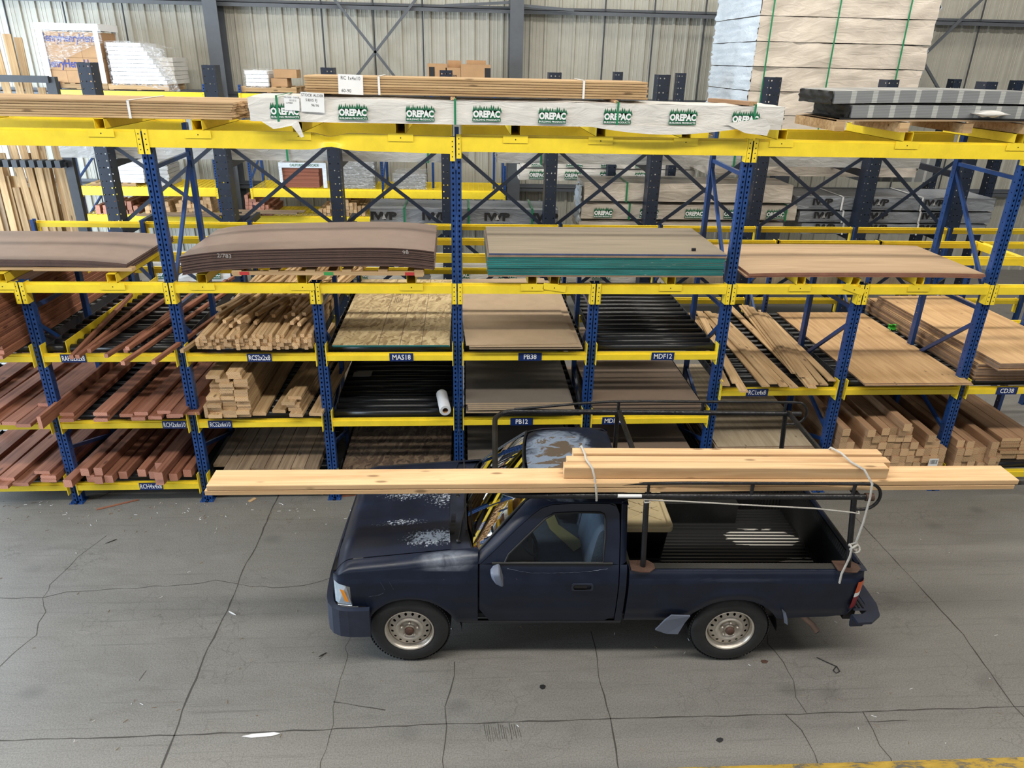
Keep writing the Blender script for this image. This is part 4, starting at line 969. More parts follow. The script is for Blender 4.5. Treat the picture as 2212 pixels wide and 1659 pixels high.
# ---------------------------------------------------------------- load on the truck rack, tote, rope, papers
def on_truck(o): o.matrix_world = TM @ o.matrix_world; return o
# long planks, slightly skewed
for k, (za, lb) in enumerate(((1.612, 'lower of two long pine planks lying lengthwise on the truck rack'), (1.655, 'upper of two long pine planks on the truck rack, sticking out past the hood'))):
    o = board('pine_plank', 'pine', (6.12, .225, .040), (0, 0, 0), label=lb, group='long pine planks on the truck')
    o.matrix_world = TM @ Matrix.Translation((-1.44+.02*k, .105, za)) @ Matrix.Rotation(.023, 4, 'Z')
for k, (xx, yy, z, w_, t_, L_, lb) in enumerate(((1.195, .155, 1.698, .092, .092, 2.47, 'thick pine beam nearest the camera on top of the truck planks'), (1.225, .250, 1.698, .088, .092, 2.50, 'middle pine beam of the three on top of the truck planks'), (1.28, .342, 1.698, .088, .110, 2.42, 'farthest and highest pine beam of the three on the truck planks'))):
    o = board('pine_beam', 'pine', (L_, w_, t_), (0, 0, 0), label=lb, group='pine beams on the truck')
    o.matrix_world = TM @ Matrix.Translation((xx, yy+.01, z)) @ Matrix.Rotation(.006, 4, 'Z')
# rope
def rope(pts, label, r=.0085):
    mb = MB(); P = [Vector(p) for p in pts]
    mb.tube([TM @ p for p in P], r, 8); return tag(mb.obj('rope', M_['rope']), label, 'rope', 'ropes on the truck rack')
rope([(1.345, .42, 1.79), (1.35, .395, 1.822), (1.36, .30, 1.826), (1.37, .205, 1.805), (1.40, .10, 1.80), (1.42, .095, 1.73), (1.43, .045, 1.66), (1.44, .040, 1.58), (1.442, .045, 1.55)], 'short grey rope tied over the front of the pine beams')
kx, kz = 3.445, 1.19
rope([(3.30, .40, 1.79), (3.32, .395, 1.825), (3.36, .30, 1.83), (3.40, .205, 1.805), (3.455, .10, 1.80), (3.50, .03, 1.72), (3.505, .020, 1.60), (3.49, .0, 1.40), (3.46, -.02, 1.22)]+[(kx+.03*cos(a)+.005*sin(3*a), -.02+.035*sin(a), kz+.018*sin(a*2+1)+.0) for a in frange(0, 12, 30)]+
     [(kx+.035*cos(a), -.055+.012*sin(2*a), kz+.03*sin(a)) for a in frange(0, 9, 22)]+[(3.42, -.055, 1.12), (3.40, -.058, 1.02), (3.385, -.060, .955), (3.385, -.064, .87)], 'grey rope tied over the rear of the beams and knotted on the rear rack post')
rope([(1.845, .03, 1.548), (1.80, .02, 1.552), (1.80, .05, 1.556), (2.1, .048, 1.545), (2.6, .04, 1.52), (3.1, .03, 1.50), (3.40, .012, 1.475), (3.44, .0, 1.470), (3.45, .03, 1.475)], 'grey rope stretched sideways between the front and rear rack posts', .006)
# storage tote
t = thing('storage_tote', 'black storage tote with a tan lid in the truck bed behind the cab', 'box', TM @ Vector((1.995, 1.00, .531)), TH)
mb = MB()
def rrect(w_, d_, r, k=5):
    out = []
    for cx, cy, a0 in ((w_/2-r, d_/2-r, 0), (-w_/2+r, d_/2-r, 90), (-w_/2+r, -d_/2+r, 180), (w_/2-r, -d_/2+r, 270)):
        for i in range(k+1): a = radians(a0+90*i/k); out.append((cx+r*cos(a), cy+r*sin(a)))
    return out
A = [(x, y, 0) for x, y in rrect(.38, .62, .05)]; B = [(x, y, .35) for x, y in rrect(.44, .70, .06)]; k = len(A)
mb.add(A+B, [(i, (i+1) % k, k+(i+1) % k, k+i) for i in range(k)], 0, True); mb.add(A, [tuple(range(k))[::-1]]); mb.obj('tote_box', M_['black'], t)
mb = MB(); lid = mat('tan_plastic_lid', (.55, .45, .27), .5, 0, .05, 50, .15)
rings = [(rrect(.48, .76, .06), .325), (rrect(.48, .76, .06), .365), (rrect(.46, .74, .055), .375), (rrect(.40, .68, .05), .375), (rrect(.38, .66, .05), .362)]
for (a, za), (b, zb) in zip(rings, rings[1:]): mb.add([(x, y, za) for x, y in a]+[(x, y, zb) for x, y in b], [(i, (i+1) % k, k+(i+1) % k, k+i) for i in range(k)], 0, False)
mb.add([(x, y, .362) for x, y in rings[-1][0]], [tuple(range(k))])
for s in (-1, 1):
    for q in range(-2, 3):
        cx, cy = 0, q*.14; a = Vector((-.16, cy-s*.11, .364)); b = Vector((.16, cy+s*.11, .364))
        if abs(a.y) < .33 and abs(b.y) < .33: mb.bar(a, b, .012, .010)
mb.obj('lid', lid, t)
# scuffs on the near side paint
def scuff(pts, w_, name='paint_scratch'):
    mb = MB(); vs = []; rr_ = random.Random(5)
    P = []
    for (x0, z0), (x1, z1) in zip(pts, pts[1:]):
        for k in range(10): P.append((x0+(x1-x0)*k/10, z0+(z1-z0)*k/10+rr_.uniform(-.003, .003)))
    for x, z in P:
        h = w_*rr_.uniform(.2, 1); vs += [(x, ysk(z-h/2)-.0015, z-h/2), (x, ysk(z+h/2)-.0015, z+h/2)]
    mb.add(vs, [(2*i, 2*i+2, 2*i+3, 2*i+1) for i in range(len(P)-1)]); mb.obj(name, M_['mirror'], truck)
scuff([(.78, .955), (.95, .925), (1.2, .925), (1.45, .94), (1.62, .965)], .004)
scuff([(-.20, .845), (-.18, .80), (-.17, .77)], .006); scuff([(-.13, .845), (-.10, .77)], .006); scuff([(-.30, .70), (-.22, .72), (-.18, .745)], .005)
# things on the seat
mb = MB(); P = [TM @ Vector(p) for p in ((1.13, .95, .80), (1.22, 1.0, .80), (1.25, .80, .802), (1.46, .52, .80), (1.35, .42, .80), (1.17, .74, .80))]
mb.add(P+[p+Vector((0, 0, .006)) for p in P], [tuple(range(6))[::-1], tuple(range(6, 12))]+[(i, (i+1) % 6, 6+(i+1) % 6, 6+i) for i in range(6)]); tag(mb.obj('paper_sheets', mat('yellowed_paper', (.50, .46, .24), .8)), 'yellowish papers lying on the truck bench seat', 'paper')
mb = MB()
def bagf(u, v):
    a, b_ = 2*pi*u, pi*v; r = 1+.22*noise.noise(Vector((cos(a)*2, sin(a)*2, v*4)))
    return TM @ Vector((1.34+.13*r*sin(b_)*cos(a), .99+.17*r*sin(b_)*sin(a), .885+.10*r*cos(b_)))
mb.grid(bagf, 20, 12, 0); tag(mb.obj('dark_bag', M_['black']), 'crumpled black bag on the truck bench seat', 'bag')
# ---------------------------------------------------------------- sheets on the middle beams
def stack(n, name, kind, edge, w_, d_, t_, x, y, z, lbl, group, jit=.012, yaw=0., bend=0., fold=0., gap=.0008, top=None, step=None):
    """a pile of single sheets, bottom to top; lbl takes the ordinal from the top"""
    for k in range(n):
        e = edge(k) if callable(edge) else edge; kd = kind(k) if callable(kind) else kind
        q = n-1-k; lb = lbl.format(('topmost' if q == 0 else 'lowest' if k == 0 else ordw(q)+' from the top'))
        sheet(name, kd, e, (w_, d_, t_), (x+random.uniform(-jit, jit), y+random.uniform(-jit, jit)+(step(k) if step else 0), z+k*(t_+gap)), yaw+random.uniform(-1, 1)*jit*.25, 0, lb, group, bend, fold)
ZM = 2.604
stack(8, 'hardboard_sheet', 'hardboard', 'hardboard_edge', 2.44, 1.24, .0075, -4.40, .0, ZM+.055, 'smooth brown hardboard sheet in the leftmost pile, {}', 'brown hardboard sheets, left pile', .006, 0, .04, 0)
for k, (xa, L_, y) in enumerate(((-5.2, 1.35, .06), (-4.05, .92, .03), (-4.9, 1.7, 1.05))):
    o = board('spacer_board', 'cedar', (L_, .09, .034), (xa, y, ZM+.012), yaw=pi/2, label='thin pale wooden strip under the left brown hardboard pile, {} one'.format(('left front', 'right front', 'rear')[k]), group='strips under the left hardboard pile')
stack(22, 'hardboard_sheet', 'hardboard', 'hardboard_edge', 2.40, 1.22, .0075, -1.42, -.12, ZM+.093, 'warped brown hardboard sheet, {} of the thick pile above the cedar sticks', 'brown hardboard sheets, thick pile', .007, -.012, .055, .055)
mb = MB(); put_text(mb, '2/783', .055, front_at(-.78, -.004, .0, -.06), 0, .0, 1.1); put_text(mb, '98', .055, front_at(.93, -.004, .045, .1), 0, .0, 1.1)
o = mb.obj('chalk_mark', mat('white_chalk', (.36, .33, .31), .9)); tag(o, 'white chalk numbers scrawled on the edge of the warped brown sheet pile', 'marking'); o.location = (-1.42, -.132, ZM+.085+.115)
pal = thing('wooden_pallet', 'stained wooden pallet with red and green paint marks under the warped brown sheets', 'pallet', (-1.27, 0, ZM))
def pallet_parts(t, w_, d_, mt='cedar', n=3, red=True, slats=6, h=.10):
    for k in range(n):
        y = (k/(n-1))*(d_-.05); mb = MB(); mb.box(-w_/2, w_/2, y, y+.045, .012, h-.016, 0)
        mats = [M_[mt]]
        if red and k == 0:
            for xx, m in ((-.80, 1), (.0, 2), (.78, 1)): mb.box(xx-.045, xx+.045, -.0015, 0, .013, h-.017, m)
            mats = [M_[mt], M_['redpaint'], M_['greenpaint']]
        mb.obj('stringer', mats, t)
    for k in range(slats):
        x = -w_/2+.05+(w_-.1)*k/(slats-1); mb = MB(); mb.box(x-.045, x+.045, 0, d_, h-.016, h, 0); mb.obj('deck_slat', M_[mt], t)
    for k in range(3):
        x = -w_/2+.05+(w_-.1)*k/2; mb = MB(); mb.box(x-.04, x+.04, 0, d_, 0, .012, 0); mb.obj('deck_slat', M_[mt], t)
M_['redpaint'] = mat('red_paint_mark', (.45, .03, .03), .7); M_['greenpaint'] = mat('green_paint_mark', (.04, .28, .07), .7)
pal.location = (-1.24, -.12, ZM); pallet_parts(pal, 1.84, 1.15, h=.062)
ge = {0: 'ply_edge', 11: 'ply_edge', 12: 'blue_edge'}
stack(13, 'overlay_board', lambda k: 'greytop' if k > 10 else 'mdf', lambda k: ge.get(k, 'green_edge'), 2.36, 1.24, .0160, 1.485, -.12, ZM+.004, 'green-edged construction board on the middle level, {} of its pile', 'green edged boards', .009, gap=.002)
mb = MB(); mb.box(2.36, 2.40, 0, .025, 0, .025); o = mb.obj('wood_chip', M_['black']); o.location = (.0, .02, ZM+.004+13*.018); tag(o, 'small black scrap lying on the green-edged board pile', 'scrap')
stack(3, 'plywood_sheet', 'ply_mid', 'ply_edge_red', 2.50, 1.25, .015, 4.18, -.10, ZM+.002, 'reddish tan plywood sheet right of the green-edged boards, {}', 'reddish plywood sheets on the middle level', .02, .0, .012)
# ---------------------------------------------------------------- sheet goods on the roller decks
s_ = sheet('strand_board', 'osb', 'green_edge', (1.19, 2.44, .011), (-.682, -.06, Z2+.014), label='pale strand board with three printed lines, top sheet on the upper deck')
mb = MB()
for x in (-.13, .09, .31): mb.box(x-.003, x+.003, .0, 2.44, .0112, .0116)
for k in range(9): mb.box(-.06+.018*k, -.052+.018*k, 1.75-random.uniform(0, .05), 1.98, .0112, .0117)
for k in range(5): mb.box(-.09+.022*k, -.084+.022*k, 1.40, 1.66-random.uniform(0, .1), .0112, .0117)
mb.obj('printed_marks', mat('brown_stamp_ink', (.13, .09, .06), .8), s_)
sheet('strand_board', 'osb', 'green_edge', (1.19, 2.44, .012), (-.675, -.05, Z2), label='pale strand board lying directly under the printed top sheet')
for k, (x, w_, yw, y) in enumerate(((.705, 1.17, 0, -.12), (.70, 1.17, .006, -.10), (.70, 1.16, .002, -.13), (.665, 1.16, -.045, -.09))):
    sheet('particleboard', 'particle', 'particle', (w_, 2.44, .0095), (x, y, Z2+k*.0125), yw, 0, 'tan particleboard on the upper level, {} sheet of four'.format(('lowest', 'third', 'second', 'topmost')[k]), 'tan particleboard sheets', .0 if k < 3 else -.0)
stack(6, 'particleboard', 'particle_grey', 'particle', 1.14, 2.44, .0165, .665, -.10, Z1+.025, 'grey faced particleboard on the middle deck, {}', 'grey particleboard sheets, middle deck', .022)
stack(7, 'fibreboard', 'mdf', 'mdf', 1.20, 2.44, .0145, 2.05, -.05, Z1, 'brown fibreboard on the deck behind the pipe rack, {} of its pile', 'brown fibreboard sheets, middle deck', .012, .0)
stack(7, 'particleboard', 'particle_grey', 'particle', 1.18, 2.44, .0185, .70, -.02, Z0, 'grey particleboard on the bottom deck behind the windshield, {}', 'grey particleboard sheets, bottom deck', .016)
stack(13, 'fibreboard', 'mdf', 'mdf', 1.18, 2.44, .018, 2.02, -.02, Z0, 'brown fibreboard on the bottom deck behind the cab roof, {}', 'brown fibreboard sheets, bottom deck', .012)
stack(3, 'strand_board', 'osb_dark', 'osb_dark', 1.20, 2.44, .012, -.69, .03, Z0, 'dark weathered strand board on the bottom deck, {} of its pile', 'dark strand boards', .008)
stack(18, 'plywood_sheet', 'ply_pale', 'ply_edge', 1.17, 2.44, .0155, 3.49, -.05, Z0, 'pale knotty plywood on the bottom deck behind the truck bed, {}', 'pale plywood sheets', .012)
stack(2, 'plywood_sheet', 'ply', 'ply_edge', 1.22, 2.42, .012, 5.0, -.14, ZR, 'orange plywood right of the fanned cedar boards, {} of two sheets', 'orange plywood sheets', .012)
stack(14, 'plywood_sheet', 'ply', 'ply_edge', 1.22, 2.44, .0135, 6.32, -.02, ZR, 'orange plywood in the lower pile at far right, {}', 'orange plywood, far right lower pile', .014)
stack(6, 'plywood_sheet', 'ply', 'ply_edge', 1.16, 2.44, .0135, 6.38, -.20, ZR+14*.0143+.001, 'orange plywood in the skewed upper pile at far right, {}', 'orange plywood, far right upper pile', .012, -.02)
# plastic film roll and papers on the empty deck
t = thing('plastic_film_roll', 'white roll of plastic film standing askew on the empty middle roller deck', 'roll', (0, 0, 0))
mb = MB(); a, b_ = at(962, 887, Z=Z1+.062), at(952, 838, Z=Z1+.10); b_ = a+Vector((-.05, .42, .0)); d = (b_-a)
mb.tube([a, a+d*.02, a+d*.98, b_], [.056, .062, .062, .056], 24, 0, False); mb.tube([a, b_], .030, 16, 1, False)
for p in (a, b_):
    dn = d.normalized(); s1 = dn.cross(Vector((0, 0, 1))).normalized(); s2 = s1.cross(dn); n = 24
    mb.add([p+s1*r*cos(2*pi*j/n)+s2*r*sin(2*pi*j/n) for r in (.056, .030) for j in range(n)], [(j, (j+1) % n, n+(j+1) % n, n+j) for j in range(n)])
mb.obj('film', [mat('translucent_white_film', (.62, .64, .67), .3), M_['cardboard']], t)
mb = MB(); p = at(790, 740+95, Z=Z1+.004); 
for k in range(5): mb.box(-.10+.012*k, .10+.005*k, -.06, .07+.004*k, .002*k, .002*k+.001, 0)
o = mb.obj('paper_sheaf', mat('dim_paper', (.30, .29, .27), .8)); o.location = (-1.16, 1.0, Z1+.002); tag(o, 'small sheaf of papers lying far back on the empty roller deck', 'paper')
# ---------------------------------------------------------------- lumber on the roller decks
def bpost(name, kind, w_, t_, L_, p, yaw, lb, gp, roll=0., slope=0.): return board(name, kind, (L_, w_, t_), p, yaw, slope, roll, lb, gp)
# thin redwood sticks
A = [((520, 575+205), (905, 105)), ]
stk = [((155, 776), (258, 668), .10), ((168, 775), (330, 640), .0), ((193, 762), (365, 645), .0), ((230, 773), (420, 655), .0), ((272, 762), (395, 655), .0), ((276, 757), (460, 630), .0), ((266, 789), (480, 640), .0), ((332, 787), (560, 620), .0), ((300, 742), (470, 626), .0)]
for k, (a, b_, c) in enumerate(stk):
    zf = Z2+.002+(.0 if k not in (5,) else .042); p = at(*a, Z=zf); q = at(*b_, Z=zf)
    q = p+(q-p).normalized()*2.40; yaw = math.atan2(q.x-p.x, q.y-p.y)
    board('redwood_stick', 'redwood', (2.40, .040, .040), p, yaw, 0, 0, 'thin redwood stick overhanging the upper left beam, {} from the left'.format(ordw(k)), 'thin redwood sticks')
# redwood planks, middle deck
def ends(lst, name, kind, w_, t_, L_, zbase, fmt, gp, yy=-.15):
    for k, (x, lv, yo, yw, rl) in enumerate(lst):
        side_ = 'bottom layer' if lv == 0 else 'second layer' if lv == 1 else 'third layer' if lv == 2 else ordw(int(lv))+' layer'
        same = [e for e in lst if e[1] == lv]; idx = sorted(same, key=lambda e: e[0]).index(lst[k])
        bpost(name, kind, w_, t_, L_, (x, yy+yo, zbase+lv*(t_+.001)+(w_/2 if rl else 0)), yw, fmt.format(side_, ordw(idx)), gp, rl)
ends([(-3.99, 0, -.04, .0, 0), (-4.01, 1, .02, .02, 0), (-3.655, 0, -.04, .01, 0), (-3.645, 1, .0, .01, 0), (-3.635, 2, -.06, .02, 0), (-3.44, 0, .06, .01, 0), (-3.29, 0, -.02, .01, 0), (-3.27, 1, .02, .012, 0), (-3.13, 0, .0, .02, 0), (-3.05, 1, .05, .02, 0), (-2.955, 0, .03, .02, 0), (-2.90, 1, -.03, .02, 0), (-2.78, 0, .10, .02, 0)],
     'redwood_plank', 'redwood', .140, .038, 3.05, Z1, 'flat redwood plank on the middle deck, {}, {} from the left', 'redwood planks, middle deck')
ends([(-4.36, 0, -.05, .02, 0), (-4.52, 0, .0, .04, 0), (-4.34, 1, .35, .05, 0), (-4.68, 0, .0, .02, 0), (-4.84, 0, 0, .02, 0), (-4.80, 1, .0, .03, 0), (-5.0, 0, 0, .0, 0), (-5.17, 0, 0, .0, 0), (-5.33, 0, 0, .0, 0), (-5.15, 1, .1, .0, 0)], 'redwood_plank', 'redwood', .150, .038, 3.0, Z1, 'wide redwood plank at far left, middle deck, {}, {} from the left', 'redwood planks, far left middle deck', -.25)
bpost('redwood_plank', 'redwood', .14, .038, 1.6, (-4.185, -.34, Z1+.07), .02, 'redwood plank standing on edge beside the leftmost front upright', None, pi/2)
# redwood posts, bottom deck
ends([(-4.12, 0, -.10, .06, 0), (-3.93, 0, .0, .05, 0), (-3.835, 0, -.04, .05, 0), (-3.735, 0, -.02, .04, 0), (-3.62, 0, .06, .05, 0), (-3.44, 0, .10, .04, 0), (-3.30, 0, .05, .05, 0), (-3.185, 0, -.08, .04, 0), (-3.07, 0, .0, .05, 0), (-2.95, 0, .08, .05, 0), (-3.965, 1, -.02, .05, 0), (-3.83, 1, -.01, .05, 0), (-3.23, 1, .08, .04, 0), (-3.165, 1.0, -.12, .05, 0), (-3.03, 1, .0, .05, 0)][:14],
     'redwood_post', 'redwood', .089, .089, 2.5, Z0-.005, 'square redwood post on the bottom deck, {}, {} from the left', 'redwood posts, bottom deck', -.13)
ends([(-4.80, 0, -.1, .03, 0), (-4.62, 0, -.05, .03, 0), (-4.78, 1, .0, .04, 0), (-4.37, 0, .02, .05, 0), (-4.37, 1, .03, .05, 0), (-4.44, 2, .06, .05, 0), (-4.96, 1, -.02, .02, 0), (-4.985, 0, -.02, .02, 0), (-5.16, 0, 0, .01, 0), (-5.34, 0, 0, .0, 0), (-5.2, 1, 0, .01, 0)], 'redwood_plank', 'redwood', .165, .038, 2.9, Z0, 'redwood plank at far left, bottom deck, {}, {} from the left', 'redwood planks, far left bottom deck', -.15)
# tall redwood stack, far left, upper deck
for r in range(14):
    for c in range(3):
        board('redwood_board', 'redwood', (3.0, .23, .038), (-4.45-c*.235-.006*r+random.uniform(-.008, .008), -.32+random.uniform(-.04, .04), Z2+r*.0385), .012, 0, 0, 'wide redwood board in the tall stack at far left, {} layer, {}'.format(ordw(r), ('right column', 'middle column', 'left column')[c]), 'tall redwood stack')
# cedar two-by-two pile
n = 0
for r in range(4):
    for c in range(29):
        if r == 3 and random.random() < .35: continue
        board('cedar_stick', 'cedar', (2.42, .0385, .0385), (-2.59+c*.0395+random.uniform(-.002, .002), -.10+random.uniform(-.035, .03), Z2+r*.039), random.uniform(-.003, .003), 0, 0, 'square cedar stick in the orderly layers of the two by two pile', 'cedar sticks, orderly layers')
for k in range(44):
    x = -2.56+random.random()*1.0; yw = random.gauss(.13, .10); lv = k//11
    board('cedar_stick', 'cedar', (random.uniform(2.0, 2.42), .0385, .0385), (x, random.uniform(.0, .95), Z2+.157+lv*.024+random.uniform(0, .01)), yw, random.uniform(-.002, .012), 0, 'square cedar stick lying skewed on top of the two by two pile', 'cedar sticks, skewed on top')
for x, y, yw in ((-2.70, -.25, .22), (-2.68, -.16, .20), (-1.62, -.14, .10)):
    board('cedar_stick', 'cedar', (2.3, .0385, .0385), (x, y, Z2+.02), yw, .03, 0, 'square cedar stick leaning out at the {} edge of the two by two pile'.format('left' if x < -2.5 and y < -.2 else 'right' if x > -2 else 'inner left'), 'cedar sticks leaning out')
for k, (x, y, yw) in enumerate(((-2.25, .75, 1.50), (-2.0, .62, 1.66), (-1.85, .95, .9))):
    board('cedar_offcut', 'cedar', (.55, .03, .012), (x, y, Z2+.34), yw, 0, 0, 'short cedar offcut lying crosswise on the two by two pile, {}'.format(('left one', 'front one', 'right one')[k]), 'cedar offcuts')
# block of cedar planks, middle deck
cols = [(-2.525, 8), (-2.38, 10), (-2.235, 11)]
for ci, (x, n) in enumerate(cols):
    for r in range(n):
        board('cedar_plank', 'cedar', (3.05, .140, .0385), (x+.012*(r > 7)+random.uniform(-.006, .006), -.11+random.uniform(-.03, .03)+(.12 if (ci == 0 and r > 5) else 0), Z1+r*.0393), .0, 0, 0, 'cedar plank in the square block, {} column, {} layer up'.format(('left', 'middle', 'right')[ci], ordw(r)), 'cedar plank block')
for k, (x, lv) in enumerate(((-2.50, 11), (-2.41, 10.0), (-2.29, 12), (-2.28, 11))):
    board('cedar_plank', 'cedar', (1.6 if k == 0 else 3.05, .140, .0385), (x, -.10, Z1+lv*.0393), 0, 0, 0, 'loose cedar plank on top of the square block, {}'.format(('upper left', 'lower left', 'upper right', 'lower right')[k]), 'loose planks on the block')
bpost('cedar_plank', 'cedar', .14, .038, 2.9, (-2.635, -.12, Z1+.07), 0., 'cedar plank standing on edge at the left of the square block', None, pi/2)
bpost('cedar_plank', 'cedar', .14, .038, 3.05, (-2.09, -.08, Z1), 0., 'cedar plank lying flat at the right foot of the square block', None)
for k, (x, lv, yw, y) in enumerate(((-1.90, 0, .05, -.02), (-1.70, 0, .06, -.12), (-1.50, 0, .06, -.10), (-1.72, 1, .06, -.06), (-1.74, 2, .07, -.05), (-1.78, 3, .07, -.08), (-1.72, 4, .06, -.02))):
    board('cedar_plank', 'cedar', (3.0, .140, .0385), (x, y, Z1+lv*.0393), yw, 0, 0, 'cedar plank in the small right-hand pile, {}'.format(('flat at its left foot', 'lowest', 'flat at its right foot', 'second up', 'third up', 'fourth up', 'topmost')[k]), 'small cedar plank pile')
mb = MB(); o = board('cedar_offcut', 'cedar', (.35, .05, .01), (-2.05, .42, Z1+12*.0393), 1.2, .02, 0, 'thin splinter of cedar lying on the block of cedar planks', None)
# weathered planks bottom deck
for k in range(8):
    board('weathered_plank', 'grey_wood', (3.0, .140, .0385), (-2.64+k*.145, -.02-.02*(k % 3)-(.0 if k else -.1), Z0+.041), .012, 0, 0, 'weathered grey-brown plank on the bottom deck, {} from the left'.format(ordw(k)), 'weathered planks top layer')
for k in range(7):
    board('weathered_plank', 'grey_wood', (3.0, .140, .0385), (-2.50+k*.146, .0, Z0), .012, 0, 0, 'weathered plank in the lower layer of the bottom deck, {} from the left'.format(ordw(k)), 'weathered planks lower layer')
# fanned cedar one by fours
def quad_board(a, b_, z, lb, gp, w_=.089, t_=.018, L_=2.44):
    p, q = at(*a, Z=z), at(*b_, Z=z); d = (q-p).normalized(); board('cedar_board', 'cedar', (L_, w_, t_), p, math.atan2(d.x, d.y), 0, 0, lb, gp)
fa = [((1568, 834), (1499, 690), 0), ((1607, 848), (1510, 684), 0), ((1590, 829), (1515, 684), 1), ((1654, 836), (1524, 684), 0), ((1670, 830), (1536, 684), 1), ((1693, 836), (1545, 684), 0), ((1716, 839), (1556, 684), 0)]
for k, (a, b_, lv) in enumerate(fa): quad_board(a, b_, ZR+.019*lv, 'thin cedar board in the left fan above the pale plywood, {} from the left'.format(ordw(k)), 'thin cedar boards, left fan')
fb = [((1712, 800), (1596, 684), 0), ((1750, 838), (1614, 680), 0), ((1776, 833), (1634, 680), 0), ((1797, 824), (1656, 684), 0), ((1718, 808), (1604, 664), 1), ((1755, 839), (1618, 660), 1), ((1780, 833), (1640, 668), 1), ((1722, 808), (1608, 660), 2), ((1758, 832), (1624, 655), 2), ((1735, 815), (1613, 655), 3)]
for k, (a, b_, lv) in enumerate(fb): quad_board(a, b_, ZR+.019*lv, 'thin cedar board in the right fan beside the orange plywood, {} layer, {} of ten'.format(ordw(lv), ordw(k)), 'thin cedar boards, right fan')
# fir posts bottom right
hs = [6, 4, 3, 6, 5, 6, 6, 6, 6, 4, 3, 5, 4, 3]
for c, h in enumerate(hs):
    for r in range(h):
        topmost = r == h-1
        board('fir_post', 'fir', (2.45, .089, .089), (4.33+c*.0925+random.uniform(-.003, .003), -.10+random.uniform(-.02, .02)-(.04 if topmost and c in (3, 7, 11) else 0), Z0+r*.0898), (.02 if topmost and c in (7, 11) else 0), 0, 0, 'square fir post in the big block, {} column from the left, {} up'.format(ordw(c), ordw(r)), 'fir post block')
board('fir_post', 'fir', (2.3, .089, .089), (4.98, -.18, Z0+6*.0898), .03, 0, 0, 'single fir post lying on top of the big block', None)
o = MB(); o.box(-.055, .055, -.002, 0, -.05, .05, 0)
for k in range(11): o.box(-.042+k*.008, -.042+k*.008+random.choice((.002, .004)), -.003, -.002, -.02, .035, 1)
o = o.obj('barcode_tag', [M_['white'], M_['ink']]); p = at(2016, 999, Y=-.14); o.location = (p.x, -.14, p.z); tag(o, 'white barcode tag stapled to the end of a fir post', 'label')
for c, h in enumerate([4, 4, 3, 3, 4, 2]):
    for r in range(h): board('fir_post', 'fir', (2.45, .089, .089), (5.735+c*.0935+random.uniform(-.006, .006), -.10+random.uniform(-.03, .02)-(.05 if c == 4 else 0), Z0+r*.0898), 0, 0, 0, 'square fir post in the small pile right of the big block, {} column, {} up'.format(ordw(c), ordw(r)), 'small fir post pile')
for r in range(7):
    for c in range(2): board('redwood_board', 'fir', (2.9, .235, .038), (6.50+c*.24, .10+random.uniform(-.02, .02), Z0+r*.0395), 0, 0, 0, 'wide dark redwood board in the far right bottom bay, {} layer, {} column'.format(ordw(r), ('left', 'right')[c]), 'redwood boards, far right')
# ---------------------------------------------------------------- top level loads
ZT = 4.017
# left cedar bundle
for r in range(7):
    for c in range(6):
        xe = -1.985+.11*c*.35+random.uniform(-.02, .02)
        board('cedar_board', 'cedar', (3.66, .138, .0188), (xe-3.66, -.02+c*.139+.069, ZT+r*.0212), pi/2, 0, 0, 'knotty cedar board in the long top left bundle, {} layer up, {} row back'.format(ordw(r), ordw(c)), 'cedar boards, top left bundle')
def strap(name, x, y0, y1, z0, z1, m, lb, w_=.022, gp=None, lean=0.):
    mb = MB(); t = .0025
    mb.box(x-w_/2, x+w_/2, y0-t, y0, z0, z1+t); mb.box(x-w_/2, x+w_/2, y0-t, y1+t, z1, z1+t); mb.box(x-w_/2, x+w_/2, y1, y1+t, z0, z1+t)
    return tag(mb.obj(name, M_[m]), lb, 'strap', gp)
strap('strap', -2.88, -.025, .82, ZT, ZT+.150, 'strapwhite', 'white strap around the top left cedar bundle')
# wrapped package helper
def wrapped(name, label, loc, L_, d_, h_, m='wrap', amp=.012, seed=0., rz=0., taper=.0, cat='wrapped lumber', group=None, endm=None, core=None):
    t = thing(name, label, cat, loc, rz, group); mb = MB(); nx, ny, nz = max(12, int(L_/.06)), 6, 6
    def D(p, s):
        v = noise.noise_vector(Vector((p[0]*1.7+seed, p[1]*3+seed, p[2]*5)))*amp*1.6+noise.noise_vector(Vector((p[0]*7+seed*2, p[1]*8, p[2]*16)))*amp*.7
        e = min(p[0], L_-p[0]); k = 1 if e > .12 else .5+.5*e/.12
        return (p[0]+v.x*.5, d_/2+(p[1]-d_/2)*(1-taper*(1-k))+v.y*s[1], p[2]+v.z*s[2]*(1 if p[2] > .01 else .3))
    mb.grid(lambda u, v: D((L_*u, 0, h_*v), (0, 1, .3)), nx, nz, 0); mb.grid(lambda u, v: D((L_*u, d_, h_*v), (0, 1, .3)), nx, nz, 0, True, True)
    mb.grid(lambda u, v: D((L_*u, d_*v, h_), (0, .3, 1)), nx, ny, 0); mb.grid(lambda u, v: D((L_*u, d_*v, 0), (0, .3, 0)), nx, ny, 0, True, True)
    mi = 1 if endm else 0
    for u, f in ((0, True), (1, False)): mb.grid(lambda a, v: (lambda q: (q[0]+(noise.noise(Vector((a*6+seed, v*9, u)))*amp*2.2), q[1], q[2]))(D((L_*u, d_*a, h_*v), (0, .3, .3))), 12, 10, mi, True, f)
    w_ = mb.obj('plastic_wrap', [M_[m]]+([M_[endm]] if endm else []), t)
    return t, w_
_lg = {}
